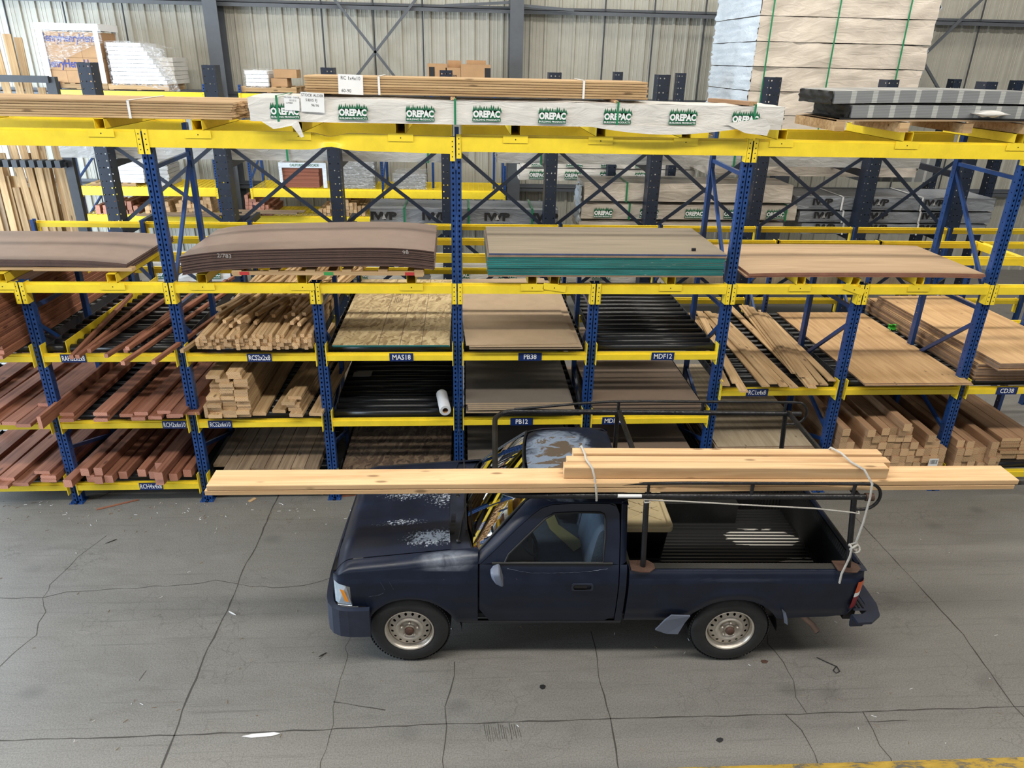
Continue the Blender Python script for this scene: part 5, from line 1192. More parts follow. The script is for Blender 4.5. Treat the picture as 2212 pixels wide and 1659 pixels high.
def logo_tree(sx=1.):
    if 'o' not in _lg:
        mb = MB(); W_, H_ = .30, .085
        mb.add([(-W_/2, 0, -.055), (W_/2, 0, -.055), (W_/2-.008, 0, .030), (-W_/2+.008, 0, .030)], [(0, 1, 2, 3)], 0)
        rr_ = random.Random(3); x = -W_/2
        while x < W_/2-.006:
            w_ = rr_.uniform(.022, .036); h_ = rr_.uniform(.035, .070)
            mb.add([(x-.006, 0, .012), (x+w_+.006, 0, .012), (x+w_/2, 0, .030+h_)], [(0, 1, 2)], 0); x += w_*.8
        mb.add([(-W_/2-.004, -.0, -.088), (W_/2+.004, 0, -.088), (W_/2+.004, 0, -.052), (-W_/2-.004, 0, -.052)], [(0, 1, 2, 3)], 0)
        put_text(mb, 'OREPAC', .096, front_at(0, -.0015, -.012), 1, .005, .80)
        put_text(mb, 'BUILDING PRODUCTS', .028, front_at(0, -.0015, -.070), 1, .0006, 1.05)
        _lg['o'] = mb.mesh('printed_logo', [M_['green'], M_['white']])
    return _lg['o']
def logos(parent, xs, y, z, s=1., wob=.0):
    for x in xs:
        o = link('printed_logo', logo_tree(), parent); o.location = (x, y, z+random.uniform(-wob, wob)); o.scale = (s, 1, s*.95)
xa = -1.80; DY = -.17
wt, wr = wrapped('lumber_package', 'long white wrapped lumber package with green tree logos on the top beams', (xa, DY, ZT+.005), 4.80, .60, .20, 'wrap', .010, 3.1, -.006)
wt.rotation_euler = (0, .0, 0)
logos(wr, (.31, .90, 1.49, 2.08, 2.67, 3.26, 3.86, 4.44), -.016, .095, .82, .006)
for x in (.25, 1.80, 3.26, 4.52):
    mb = MB(); mb.box(x-.009, x+.009, -.020, -.017, 0, .215); mb.box(x-.009, x+.009, -.02, .62, .213, .216); mb.obj('strap', M_['strapgreen'], wt)
mb = MB(); q = [(.10, -.015, .0), (.42, -.02, .01), (.46, -.03, -.12), (.435, -.03, -.13), (.36, -.028, -.03), (.27, -.03, -.05), (.2, -.025, -.06)]; mb.add(q+[(x, y+.006, z) for x, y, z in q], [tuple(range(7)), tuple(range(13, 6, -1))]+[(i, (i+1) % 7, 7+(i+1) % 7, 7+i) for i in range(7)])
q = [(4.25, -.03, .05), (4.62, -.035, .10), (4.68, -.035, .03), (4.66, -.03, -.05), (4.45, -.035, -.03)]; mb.add(q+[(x, y+.01, z) for x, y, z in q], [tuple(range(5)), tuple(range(9, 4, -1))]+[(i, (i+1) % 5, 5+(i+1) % 5, 5+i) for i in range(5)])
mb.grid(lambda u, v: (2.9+1.6*u, -.024-.01*sin(5*u), .02-.075*v*sin(pi*u)), 24, 3, 0)
mb.obj('torn_wrap_flap', M_['wrap'], wt)
def note(parent, x, y, z, w_, h_, lines, size, rot=0., lab=None):
    mb = MB(); M = Matrix.Translation((x, y, z)) @ Matrix.Rotation(rot, 4, 'Y'); mb.box(-w_/2, w_/2, -.001, 0, -h_/2, h_/2, 0, M)
    for k, (s_, dx) in enumerate(lines): put_text(mb, s_, size, M @ front_at(dx, -.002, h_/2-size*.75-k*size*1.25), 1, .0, .9)
    o = mb.obj('paper_note', [M_['white'], M_['ink']], parent); 
    if lab: o['label'] = lab
    return o
note(wt, .56, -.022, .165, .20, .16, [('STOCK ALDER', 0), ('5/8X5 FJ', -.01), ('96/16', .02)], .032, .04, 'handwritten white stock note')
note(wt, .38, -.022, .155, .13, .12, [('TRUCKEE - TAHOE', 0), ('||||| |||| |||', .01), ('LUMBER', -.02)], .018, .03, 'small printed shipping label')
# cedar bundle on spacers above the wrapped package
ZC = ZT+.232
for k, x in enumerate((-1.20, -.02, 1.45)):
    board('spacer_block', 'fir', (.60, .04, .022), (x, -.13, ZT+.208), 0, 0, 0, 'small wooden spacer between the wrapped package and the cedar bundle, {} one'.format(('left', 'middle', 'right')[k]), 'spacers under the cedar bundle')
board('spacer_block', 'fir', (.60, .09, .035), (2.70, -.16, ZT+.208), -.35, 0, 0, 'wooden spacer lying on the right end of the white wrapped package', None)
for r in range(7):
    for c in range(4):
        board('cedar_board', 'cedar', (3.10, .140, .0190), (-1.34+random.uniform(-.012, .012), .02+c*.141+.07, ZC+r*.0218), pi/2-.0, 0, 0, 'knotty cedar board in the bundle above the white package, {} layer up, {} row back'.format(ordw(r), ordw(c)), 'cedar boards, upper bundle')
strap('strap', -.68, .012, .60, ZC, ZC+.155, 'strapwhite', 'white strap around the left part of the upper cedar bundle', .02, 'straps on the upper cedar bundle')
strap('strap', 1.17, .012, .60, ZC, ZC+.155, 'strapwhite', 'white strap around the right part of the upper cedar bundle', .02, 'straps on the upper cedar bundle')
nb = note(None, -.93, .008, ZC+.082, .22, .165, [('RC 1x4x10', 0), ('', 0), ('60-90', -.04)], .042, .03); tag(nb, 'handwritten white paper sign taped to the upper cedar bundle', 'sign')
# grey moulding packs on a pallet at top right
pal2 = thing('wooden_pallet', 'long wooden pallet under the grey moulding packs at top right', 'pallet', (3.52, -.14, ZT))
for k in range(6):
    x = .0+k*.62; mb = MB(); mb.box(x, x+.09, 0, .9, .0, .085); mb.obj('deck_block', M_['cedar'], pal2)
mb = MB(); mb.grid(lambda u, v: (3.5*u, .0+.9*v, .085+.02*sin(pi*u)), 30, 1, 0); mb.grid(lambda u, v: (3.5*u, 0, .085+.02*sin(pi*u)+.014*v), 30, 1, 0); mb.grid(lambda u, v: (3.5*u, .9*v, .099+.02*sin(pi*u)), 30, 1, 0); mb.obj('plywood_top', M_['ply_mid'], pal2)
M_['moulding'] = mat('grey_shrink_wrapped_moulding', (.27, .275, .27), .35, .1, .3, 25, .12)
def stripes():
    m = bpy.data.materials.new('grey_pack_with_pale_bands'); m.use_nodes = True; N, L = nodes(m); b = N['Principled BSDF']; b.inputs['Roughness'].default_value = .32
    tc = N.new('ShaderNodeTexCoord'); sx = N.new('ShaderNodeSeparateXYZ'); L.new(tc.outputs['Object'], sx.inputs[0])
    f = math_(N, L, 'GREATER_THAN', math_(N, L, 'FRACT', math_(N, L, 'DIVIDE', sx.outputs[0], .205)), .76)
    g = math_(N, L, 'GREATER_THAN', math_(N, L, 'FRACT', math_(N, L, 'DIVIDE', sx.outputs[2], .0135)), .72)
    c = mix(N, L, f, (.24, .25, .255), (.46, .47, .45)); c = mix(N, L, math_(N, L, 'MULTIPLY', g, .55), c, (.08, .085, .09)); L.new(c, b.inputs['Base Color']); return m
M_['stripes'] = stripes()
for k, (x, y, z, d_, lb) in enumerate(((3.66, -.12, ZT+.118, .80, 'lower grey moulding pack with pale bands on the top right pallet'), (3.50, -.06, ZT+.235, .76, 'upper grey moulding pack with pale bands on the top right pallet'))):
    t = thing('moulding_pack', lb, 'packaged lumber', (x, y, z), 0)
    mb = MB(); f = lambda u: .028*sin(pi*min(1, u*1.2)) if k else .018*sin(pi*u)
    mb.grid(lambda u, v: (3.5*u, 0, f(u)+.108*v), 50, 6, 0); mb.grid(lambda u, v: (3.5*u, d_*v, f(u)+.108), 50, 1, 0); mb.grid(lambda u, v: (3.5*u, d_, f(u)+.108*v), 50, 1, 0); mb.grid(lambda u, v: (3.5*u, d_*v, f(u)), 50, 1, 0); mb.grid(lambda u, v: (0, d_*u, .108*v), 1, 1, 0)
    mb.obj('pack_body', M_['stripes'], t)
    mb = MB(); rr_ = random.Random(k); mb.grid(lambda u, v: (-.02-.03*noise.noise(Vector((u*9, v*7, k))), d_*u*.95+.01, .115*v-.01+.015*noise.noise(Vector((u*12, v*5, 3)))), 16, 6, 0); mb.obj('torn_end_wrap', M_['black'], t)
mb = MB(); mb.grid(lambda u, v: (3.55+3.4*u, -.13+.03*sin(9*u)-.0, ZT+.102+.02*sin(pi*u)+.012*v), 40, 1); mb.grid(lambda u, v: (3.55+3.4*u, -.13+.03*sin(9*u)+.8*v, ZT+.114+.02*sin(pi*u)), 40, 1); tag(mb.obj('black_sheeting', M_['black']), 'black plastic sheeting between the grey packs and the top right pallet', 'sheeting')
mb = MB(); p0 = at(2130, 250, Y=-.16)
mb.grid(lambda u, v: (p0.x-.14+.34*u+.01*sin(8*v), -.16+.06*cos(2*pi*v), ZT+.165+.030*sin(pi*u)*(1+.5*noise.noise(Vector((u*5, v*6, 1))))*sin(2*pi*v)+.012), 20, 14, 0); tag(mb.obj('crumpled_wrap', M_['wrap']), 'crumpled scrap of white wrap on the black sheeting at top right', 'scrap')
# ---------------------------------------------------------------- cantilever columns behind
YK = 4.6
cant = thing('cantilever_rack', 'tall dark cantilever rack of punched columns and crossed braces behind the pallet racks', 'rack')
def column_mesh(h, w_, d_):
    mb = MB(); n = int(h/.10)
    for k in range(n):
        z0, z1 = k*.10, (k+1)*.10
        mb.box(-w_/2, w_/2, 0, 0, z0, z1) if False else None
        for c in range(3):
            x0 = -w_/2+w_*c/3; f = lambda u, v: (u, 0, v)
            if c != 1 or k % 2: mb.cell(f, x0, x0+w_/3, z0, z1, .011, .011, 8)
            else: mb.add([(x0, 0, z0), (x0+w_/3, 0, z0), (x0+w_/3, 0, z1), (x0, 0, z1)], [(0, 1, 2, 3)])
        for s in (-1, 1):
            mb.cell(lambda u, v: (s*w_/2, u, v), 0, .10, z0, z1, .011, .011, 8)
            mb.add([(s*w_/2, .10, z0), (s*w_/2, d_, z0), (s*w_/2, d_, z1), (s*w_/2, .10, z1)], [(0, 1, 2, 3)])
    return mb.mesh('column', [M_['navydark']])
cm = column_mesh(4.43, .185, .26); cx = []
for px, py in ((232, 400), (484, 400), (725, 400), (967, 400), (1190, 400), (1413, 400), (1641, 400), (1882, 400), (2085, 400)):
    X = at(px, py, Y=YK).x; cx.append(X); o = link('column', cm, cant); o.location = (X, YK, 0)
    for z in (1.0, 1.93, 2.98):
        mb = MB(); mb.bar((X, YK+.26, z-.02), (X, YK+1.7, z), .06, .10); a = mb.obj('arm', M_['yellow'] if z > 3 else M_['navydark'], cant)
for a, b_ in zip(cx, cx[1:]):
    for p, q in (((a+.09, 3.30), (b_-.09, 2.10)), ((a+.09, 2.10), (b_-.09, 3.30)), ((a+.09, 1.95), (b_-.09, .75)), ((a+.09, .75), (b_-.09, 1.95))):
        mb = MB(); yo = .10+.014*(p[1] > q[1]); mb.bar((p[0], YK+yo, p[1]), (q[0], YK+yo, q[1]), .012, .055); mb.obj('cross_brace', M_['navydark'], cant)
cant2 = thing('cantilever_rack', 'second row of dark punched columns with small holes near the back wall', 'rack')
cm2 = column_mesh(4.40, .15, .2)
for px, py in ((1337, 160), (1474, 160), (2070, 172), (2206, 172)):
    o = link('column', cm2, cant2); p = at(px, py, Y=6.9); o.location = (p.x, 6.9, 0)
# ---------------------------------------------------------------- long packages on the cantilever arms
YP = YK+.30
def pkg(x0, x1, ztop, zbot, lb, m='wrap', d_=.85, Y=YP, amp=.012, seed=0., endm=None, group=None, tb=(), band='strapgreen'):
    """px x range, px y of front top and bottom edges"""
    a = at(x0, (ztop+zbot)/2, Y=Y); b_ = at(x1, (ztop+zbot)/2, Y=Y); zt = at((x0+x1)/2, ztop, Y=Y).z; zb = at((x0+x1)/2, zbot, Y=Y).z
    t, w_ = wrapped('lumber_package', lb, (a.x, Y, zb), b_.x-a.x, d_, zt-zb, m, amp, seed, 0, 0, endm=endm, group=group)
    for f in tb:
        xx = (b_.x-a.x)*f; mb = MB(); mb.box(xx-.014, xx+.014, -.026, -.020, -.01, zt-zb+.02); mb.box(xx-.014, xx+.014, -.026, d_, zt-zb+.014, zt-zb+.02); mb.obj('strap', M_[band], t)
    return t, w_, b_.x-a.x, zt-zb
def iwp():
    if 'i' not in _lg:
        mb = MB(); put_text(mb, 'IWP', .20, front_at(0, 0, .03), 0, .010, 1.35); put_text(mb, 'International Wood Products', .05, front_at(.0, 0, -.10), 0, .0, 1.0)
        mb.add([(-.03+.0, -.001, -.02), (.05, -.001, -.02), (.01, -.001, .08)], [(0, 1, 2)], 1); _lg['i'] = mb.mesh('printed_logo', [M_['ink'], M_['wrapgrey']])
    return _lg['i']
def iwps(par, xs, h_, s=1.):
    for x in xs: o = link('printed_logo', iwp(), par); o.location = (x, -.03, h_*.52); o.scale = (s, 1, s)
M_['wrapiwp'] = plastic_wrap('silver_grey_lumber_wrap', (.23, .25, .28), .6, 3, .25)
pkg(130, 1010, 318, 346, 'grey wrapped lumber package running behind the top yellow beam at left', 'wrapgrey', seed=2, tb=(.22, .55, .9))
pkg(1074, 1990, 330, 358, 'grey wrapped lumber package running behind the top yellow beam at right', 'wrapgrey', seed=5, tb=(.1, .55))
t, w_, L_, h_ = pkg(800, 1205, 452, 492, 'silver grey wrapped package with IWP lettering left of the tall centre upright', 'wrapiwp', seed=4, tb=(.18, .52, .86)); iwps(w_, (L_*.07, L_*.34, L_*.67, L_*.93), h_, .85)
t['label'] = 'silver grey wrapped package with black letters behind the centre front upright'
def fix(t, s): t['label'] = s
t, w_, L_, h_ = pkg(1262, 1712, 398, 436, 'plain beige wrapped package on top of the one with tree logos, mid right', 'wrapbeige', seed=7, tb=(.2,))
mb = MB(); mb.grid(lambda u, v: (-.05-.08*noise.noise(Vector((u*5, v*6, 2))), .0+.5*u, -.40+.62*v+.05*noise.noise(Vector((u*8, v*8, 5)))), 14, 16); mb.obj('loose_end_wrap', M_['wrapblue'], t)
t, w_, L_, h_ = pkg(1255, 1720, 443, 474, 'beige wrapped package with green tree logos under the plain beige one, mid right', 'wrapbeige', seed=9, tb=(.22, .95)); logos(w_, [L_*f for f in (.10, .31, .52, .70, .90)], -.028, h_*.46, 1.0)
pkg(1250, 1690, 480, 500, 'lowest beige wrapped package just above the rear yellow beam, mid right', 'wrapbeige', seed=11)
for k, (z0, z1, lb) in enumerate(((428, 454, 'upper dark grey wrapped package with black letters, right of the beige ones'), (458, 481, 'middle dark grey wrapped package with black letters, right of the beige ones'), (484, 506, 'lowest dark grey wrapped package peeking above the rear beam at right'))):
    t, w_, L_, h_ = pkg(1722+4*k, 2150-10*k, z0, z1, lb, 'wrapiwp', seed=13+k, tb=(.22, .62), d_=1.0, band='strapwhite'); iwps(w_, (L_*.12, L_*.40, L_*.68), h_, .7)
YQ = 7.15
t, w_, L_, h_ = pkg(1122, 1500, 366, 391, 'far white wrapped package with tree logos hanging near the wall, lower of two', 'wrap', .6, YQ, seed=16); logos(w_, [L_*f for f in (.1, .3, .5, .7)], -.03, h_*.5, 1.0)
t, w_, L_, h_ = pkg(1128, 1500, 340, 364, 'far white wrapped package with tree logos hanging near the wall, upper of two', 'wrap', .6, YQ, seed=17); logos(w_, [L_*f for f in (.1, .3, .5, .7)], -.03, h_*.5, 1.0)
# packages lying low, seen through the gaps under the middle level
for k, (xa, xb, z) in enumerate(((-5.4, -.9, 1.07), (-.5, 3.6, 1.07), (3.9, 8.2, 1.07))):
    t, w_ = wrapped('lumber_package', 'pale wrapped package low on the cantilever rack, {} of three'.format(('left', 'middle', 'right')[k]), (xa, YP, z), xb-xa, .8, .34, 'wrap' if k != 2 else 'ply_pale', .012, 20+k)
    if k < 2: logos(w_, [.5+.8*j for j in range(5)], -.03, .17, 1.0)
# big beige tower of packages beside the wall
xl, xr = at(1628, 150, Y=6.0).x, at(1990, 150, Y=6.0).x; z = at(1750, 250, Y=6.0).z; hh = at(1750, 65, Y=6.0).z-at(1750, 120, Y=6.0).z
nm = 'lowest', 'second', 'third', 'fourth', 'fifth', 'sixth', 'seventh'
for k in range(7):
    t, w_ = wrapped('lumber_package', 'huge beige wrapped package in the tower by the wall, {} from the bottom'.format(nm[k]), (xl-.02, 6.0, z-hh+k*hh), xr-xl+.07*k*.3, 2.3, hh-.012, 'wrapbeige', .022, 30+k*1.7, endm='wrapblue', group='beige package tower')
for k, fx in enumerate((.06, .44, .85)):
    X = xl+(xr-xl)*fx; mb = MB(); mb.box(X-.012, X+.012, 5.955, 5.962, z-hh, z+6*hh); tag(mb.obj('strap', M_['strapgreen']), 'green vertical strap on the beige package tower, {}'.format(('left one', 'middle one', 'right one')[k]), 'strap', 'green straps on the tower')
t = thing('wooden_pallet', 'wooden pallet under the huge beige package tower', 'pallet', ((xl+xr)/2, 6.0, z-hh-.115)); pallet_parts(t, xr-xl+.1, 2.2, n=3, red=False, h=.11)
t2, w2 = wrapped('lumber_package', 'beige wrapped package with a strap under the pallet of the big tower', (xl-.55, 6.0, z-2*hh-.25), xr-xl+.9, 1.15, hh+.10, 'wrapbeige', .02, 44)
wrapped('lumber_package', 'pale stacked sheets with fine edges beyond the right crossed braces', (at(1860, 385, Y=6.3).x, 6.3, at(1860, 392, Y=6.3).z), 1.35, .8, .55, 'stripes', .002, 46)
# ---------------------------------------------------------------- wall shelving with wire decks
YS = 8.45
shelf = thing('pallet_shelving', 'yellow and blue wall shelving with wire decks in front of the ribbed wall', 'rack')
zA = (at(300, 197, Y=YS).z, at(300, 216, Y=YS).z); zB = (at(300, 404, Y=YS).z, at(300, 422, Y=YS).z); zC = (at(300, 464, Y=YS).z, at(300, 479, Y=YS).z)
bx = [at(150, 300, Y=YS).x, at(455, 300, Y=YS).x, at(530, 300, Y=YS).x, at(822, 300, Y=YS).x, at(1092, 300, Y=YS).x]
for X in bx:
    for y, f in ((YS, False), (YS+1.05, True)): post(shelf, X, y, zA[0]+.15 if X < -1.5 else zB[0]+.5, flip=f)
    for k in range(4): brace(shelf, (X, YS+.05, .6+k*.8), (X, YS+1.0, 1.0+k*.8))
wm = MB()
for a, b_ in ((0, 1), (2, 3), (3, 4)):
    x0, x1 = bx[a]+.03, bx[b_]-.03
    for j, (z1, z0) in enumerate((zA, zB, zC)):
        if j == 0 and a == 3: continue
        beam(shelf, x0, x1, YS, z0, z1, 'front'); beam(shelf, x0, x1, YS+1.1, z0, z1, 'side')
        mb = MB(); n = int((x1-x0)/.10)
        for k in range(n+1): mb.bar((x0+k*(x1-x0)/n, YS-.04, z1+.008), (x0+k*(x1-x0)/n, YS+1.05, z1+.008), .007, .007)
        for k in range(11): mb.bar((x0, YS+k*.10, z1+.004), (x1, YS+k*.10, z1+.004), .007, .007)
        mb.obj('wire_deck', M_['yellow'] if j else M_['steelgrey'], shelf)
zAd, zBd, zCd = zA[0]+.014, zB[0]+.014, zC[0]+.014
def at_s(px, z): return at(px, 300, Y=YS+.05).x if False else (lambda r: r.x)(at(px, (lambda zz: 829.5)(z), Y=YS)) 
def sx_(px, py): return at(px, py, Y=YS+.05).x
def small_pallet(lb, x0, x1, z, d_=.9):
    t = thing('wooden_pallet', lb, 'pallet', ((x0+x1)/2, YS+.05, z)); pallet_parts(t, x1-x0, d_, n=3, red=False, h=.11); return z+.112
# upper shelf: carton tower in a white corner frame under film
x0, x1 = sx_(105, 180), sx_(232, 180); zt = small_pallet('wooden pallet under the shrink-wrapped carton tower, top shelf at left', x0, x1, zAd)
hgt = at(150, 50, Y=YS).z-zt; fr = thing('corner_frame', 'white cardboard corner frame around the carton tower at top left', 'packaging', ((x0+x1)/2, YS+.05, zt)); w_ = x1-x0
for s in (-1, 1):
    for yy in (0, .8): mb = MB(); mb.box(s*w_/2, s*(w_/2-.09), yy-.012, yy+.0, 0, hgt-.12) ; mb.obj('frame_upright', M_['white'], fr)
mb = MB(); mb.box(-w_/2-.03, w_/2+.03, -.03, .82, hgt-.12, hgt); mb.obj('frame_top', M_['white'], fr)
M_['blueprint'] = mat('blue_print_on_carton', (.03, .05, .25), .7)
nrow = 4; ch = (hgt-.14)/nrow
for r in range(nrow):
    for c in range(3):
        cw = (w_-.03)/3; t = MB(); xx = x0+.015+c*cw; z = zt+r*ch
        t.box(.002, cw-.002, .01, .76, 0, ch-.004, 0); t.box(.002, cw-.002, .009, .01, ch*.0, ch*.0+.001, 0)
        if r in (1, 3): put_text(t, 'Henry', .20, front_at(cw/2, .007, ch*.5), 1, .005, .70)
        o = t.obj('carton', [M_['cardboard'], M_['blueprint']]); o.location = (xx, YS+.05, z)
        tag(o, 'brown carton in the wrapped tower at top left, {} row up, {}'.format(ordw(r), ('left column', 'middle column', 'right column')[c]), 'box', 'cartons in the wrapped tower')
mb = MB(); mb.grid(lambda u, v: (x0-.04+(w_*1.02+.1)*u, YS-.02-.03*noise.noise(Vector((u*7, v*7, 1))), zt+hgt*.98-(hgt*(.30+.55*(1-u)**1.3))*v), 20, 20); tag(mb.obj('stretch_film', M_['film']), 'clear stretch film hanging over the front of the carton tower', 'film')
def wrapped_cube(lb, px0, px1, ytop, z, m='white', d_=.8, amp=.02, seed=1., film=True, slant=0., name='wrapped_stack', mm=None):
    x0, x1 = sx_(px0, (ytop+200)/2), sx_(px1, (ytop+200)/2); h_ = at((px0+px1)/2, ytop, Y=YS).z-z; t = thing(name, lb, 'wrapped goods', (x0, YS+.06, z)); L_ = x1-x0; n = max(3, int(h_/.07))
    mb = MB()
    for k in range(n):
        jt = random.uniform(-.01, .01); kk = L_*(1-slant*(k/n)); mb.box(jt, kk+jt, .02+abs(jt), d_, k*h_/n, (k+1)*h_/n-.006, 0)
    mb.obj('packs', M_[m] if mm is None else mm, t)
    if film:
        mb = MB(); f = lambda u, v: (-.02+(L_+.06+slant*.5*v)*u, -.01-.04*abs(noise.noise(Vector((u*5+seed, v*6, seed)))), h_+.02-(h_+.05)*v-slant*h_*.7*max(0, u-.45)); mb.grid(f, 18, 14)
        mb.grid(lambda u, v: (-.02+(L_+.06)*u, d_*v, h_+.025-slant*h_*.7*max(0, u-.45)+.01*noise.noise(Vector((u*8, v*5, seed)))), 12, 6); mb.obj('film', M_['film'], t)
    return t
zz = small_pallet('wooden pallet under the white wrapped packs, top shelf', sx_(235, 190), sx_(365, 190), zAd); wrapped_cube('white packs on a pallet sagging under clear film, top shelf left of the steel column', 237, 355, 92, zz, 'white', seed=2, slant=.42)
t = wrapped_cube('pale bags behind the white wrapped packs on the top shelf', 325, 362, 124, zz, 'wrap', film=False, seed=5); t.location.y += .35
zz = small_pallet('small wooden pallet under the silver wrapped box, top shelf', sx_(520, 190), sx_(640, 190), zAd); wrapped_cube('silver film-wrapped box on a pallet right of the steel column', 530, 578, 152, zz, 'white', seed=3)
for k, (a, b_, yt, zb) in enumerate(((583, 618, 172, 0), (590, 640, 155, .16))):
    xa, xb = sx_(a, 170), sx_(b_, 170); mb = MB(); mb.box(0, xb-xa, 0, .4, 0, .15); o = mb.obj('carton', M_['cardboard']); o.location = (xa, YS+.12, zz+zb); tag(o, 'brown carton beside the silver wrapped box, {}'.format(('lower one', 'upper one')[k]), 'box')
# brown cartons in front of the wall, right of centre
zc = at(990, 172, Y=YS).z
for k, (a, b_, y0, y1, lb) in enumerate(((924, 965, 138, 174, 'lower left'), (966, 996, 131, 146, 'upper left'), (1008, 1051, 131, 141, 'upper right'), (963, 995, 147, 176, 'lower middle'), (996, 1060, 140, 178, 'large right'))):
    p, q = at(a, y1, Y=YS+.1), at(b_, y0, Y=YS+.1); mb = MB(); mb.box(0, q.x-p.x, 0, .35, 0, q.z-zc+.04, 0)
    if k == 3: put_text(mb, 'Plus', .10, front_at((q.x-p.x)*.5, -.002, (q.z-zc)*.5), 1, .002, .9)
    if k in (0, 4): mb.box((q.x-p.x)*.8 if k == 4 else .03, (q.x-p.x)-.001 if k == 4 else .14, -.003, 0, .02, q.z-zc-.02, 1)
    o = mb.obj('carton', [M_['cardboard'], M_['ink']]); o.location = (p.x, YS+.1+.38*(k in (1, 2)), zc-.04); tag(o, 'brown carton in the group in front of the wall, {} one'.format(lb), 'box')
plat = MB(); plat.box(at(900, 180, Y=YS).x, at(1080, 180, Y=YS).x, YS, YS+.9, zc-.10, zc-.042); tag(plat.obj('shelf_board', M_['navydark']), 'dark shelf board carrying the brown cartons in front of the wall', 'shelf')
for X in (at(930, 180, Y=YS).x, at(1070, 180, Y=YS).x): post(shelf, X, YS+.2, zc-.10)
# middle shelf
M_['redslats'] = wood('redwood_slats', (.18, .06, .04), (.36, .14, .09), False, .1)
wrapped_cube('bright white wrapped stack on the middle wall shelf at left', 205, 290, 352, zBd+.06, 'white', film=False, seed=8, d_=.7)
small_pallet('dark pallet under the bright white stack, middle wall shelf', sx_(195, 390), sx_(292, 390), zBd-.05)
wrapped_cube('grey wrapped pack beside the bright white stack, middle wall shelf', 294, 345, 350, zBd, 'wrapgrey', film=False, seed=9, d_=.7)
t = wrapped_cube('redwood bundle in printed white wrap on the middle wall shelf', 600, 680, 364, zBd, 'redslats', film=False, seed=10, d_=.9, name='redwood_bundle')
mb = MB(); L_ = sx_(692, 380)-sx_(590, 380); hb = at(640, 352, Y=YS).z-zBd; mb.box(-.06, L_-.06, -.015, .0, hb-.10, hb); mb.box(-.06, .0, -.016, .9, 0, hb); mb.box(L_-.14, L_-.06, -.016, 0, 0, hb); put_text(mb, 'CALIFORNIA CASCADE', .07, front_at(L_*.48, -.018, hb-.05), 1, .001, .8); mb.obj('printed_wrap', [M_['wrapblue'], M_['green']], t)
wrapped_cube('grey tile packs under film on the middle wall shelf', 715, 800, 352, zBd, 'moulding', seed=11, d_=.8)
wrapped_cube('low grey tile packs in loose film, middle wall shelf', 846, 915, 378, zBd, 'moulding', seed=12, d_=.8)
# bottom wall shelf: lumber ends
def endpile(px0, px1, rows, kind, lb, gp, s=.089, prof=None, L_=1.0):
    x0, x1 = sx_(px0, 465), sx_(px1, 465); n = max(2, int((x1-x0)/(s+.004)))
    for c in range(n):
        h_ = rows if prof is None else max(1, round(rows*prof(c/(n-1))))
        for r in range(h_): board('post_offcut', kind, (L_, s, s*.96), (x0+(c+.5)*(x1-x0)/n+random.uniform(-.004, .004), YS-.02+random.uniform(-.03, .03), zCd+r*(s*.97)), random.uniform(-.01, .01), 0, 0, lb, gp)
endpile(210, 240, 2, 'redwood', 'reddish post end in the leftmost pile on the bottom wall shelf', 'reddish post ends, leftmost pile')
endpile(268, 305, 3, 'redwood', 'reddish post end in the second pile on the bottom wall shelf', 'reddish post ends, second pile', prof=lambda t: 1-.5*abs(t-.3))
endpile(318, 372, 3, 'cedar', 'pale post end in the pile behind the left tall upright', 'pale post ends behind the left upright', prof=lambda t: .5+.5*t)
endpile(385, 462, 5, 'cedar', 'pale post end in the wide pile on the bottom wall shelf', 'pale post ends, wide pile', .075, prof=lambda t: .65+.35*abs(sin(5*t)))
endpile(534, 592, 6, 'redwood', 'reddish post end in the stepped pile on the bottom wall shelf', 'reddish post ends, stepped pile', .07, prof=lambda t: 1-.6*t)
endpile(690, 725, 4, 'cedar', 'pale post end in the pile left of the second dark column', 'pale post ends left of the dark column', .07, prof=lambda t: .4+.6*t)
endpile(740, 790, 5, 'cedar', 'pale post end in the pile right of the second dark column', 'pale post ends right of the dark column', .07, prof=lambda t: 1-.4*t)
# loose grey planks on the bottom wall shelf edge
for k, (a, b_, y) in enumerate(((290, 470, 474), (318, 560, 478), (520, 640, 482), (480, 655, 476))):
    p, q = at(a, y, Y=YS-.35), at(b_, y, Y=YS-.35)
    board('weathered_plank', 'grey_wood', (q.x-p.x, .14, .03), (p.x, YS-.16+.02*k, zCd+.03*k+.001), pi/2, 0, 0, 'weathered plank lying along the front edge of the bottom wall shelf, {}'.format(('lowest', 'second', 'third', 'topmost')[k]), 'planks along the shelf edge')
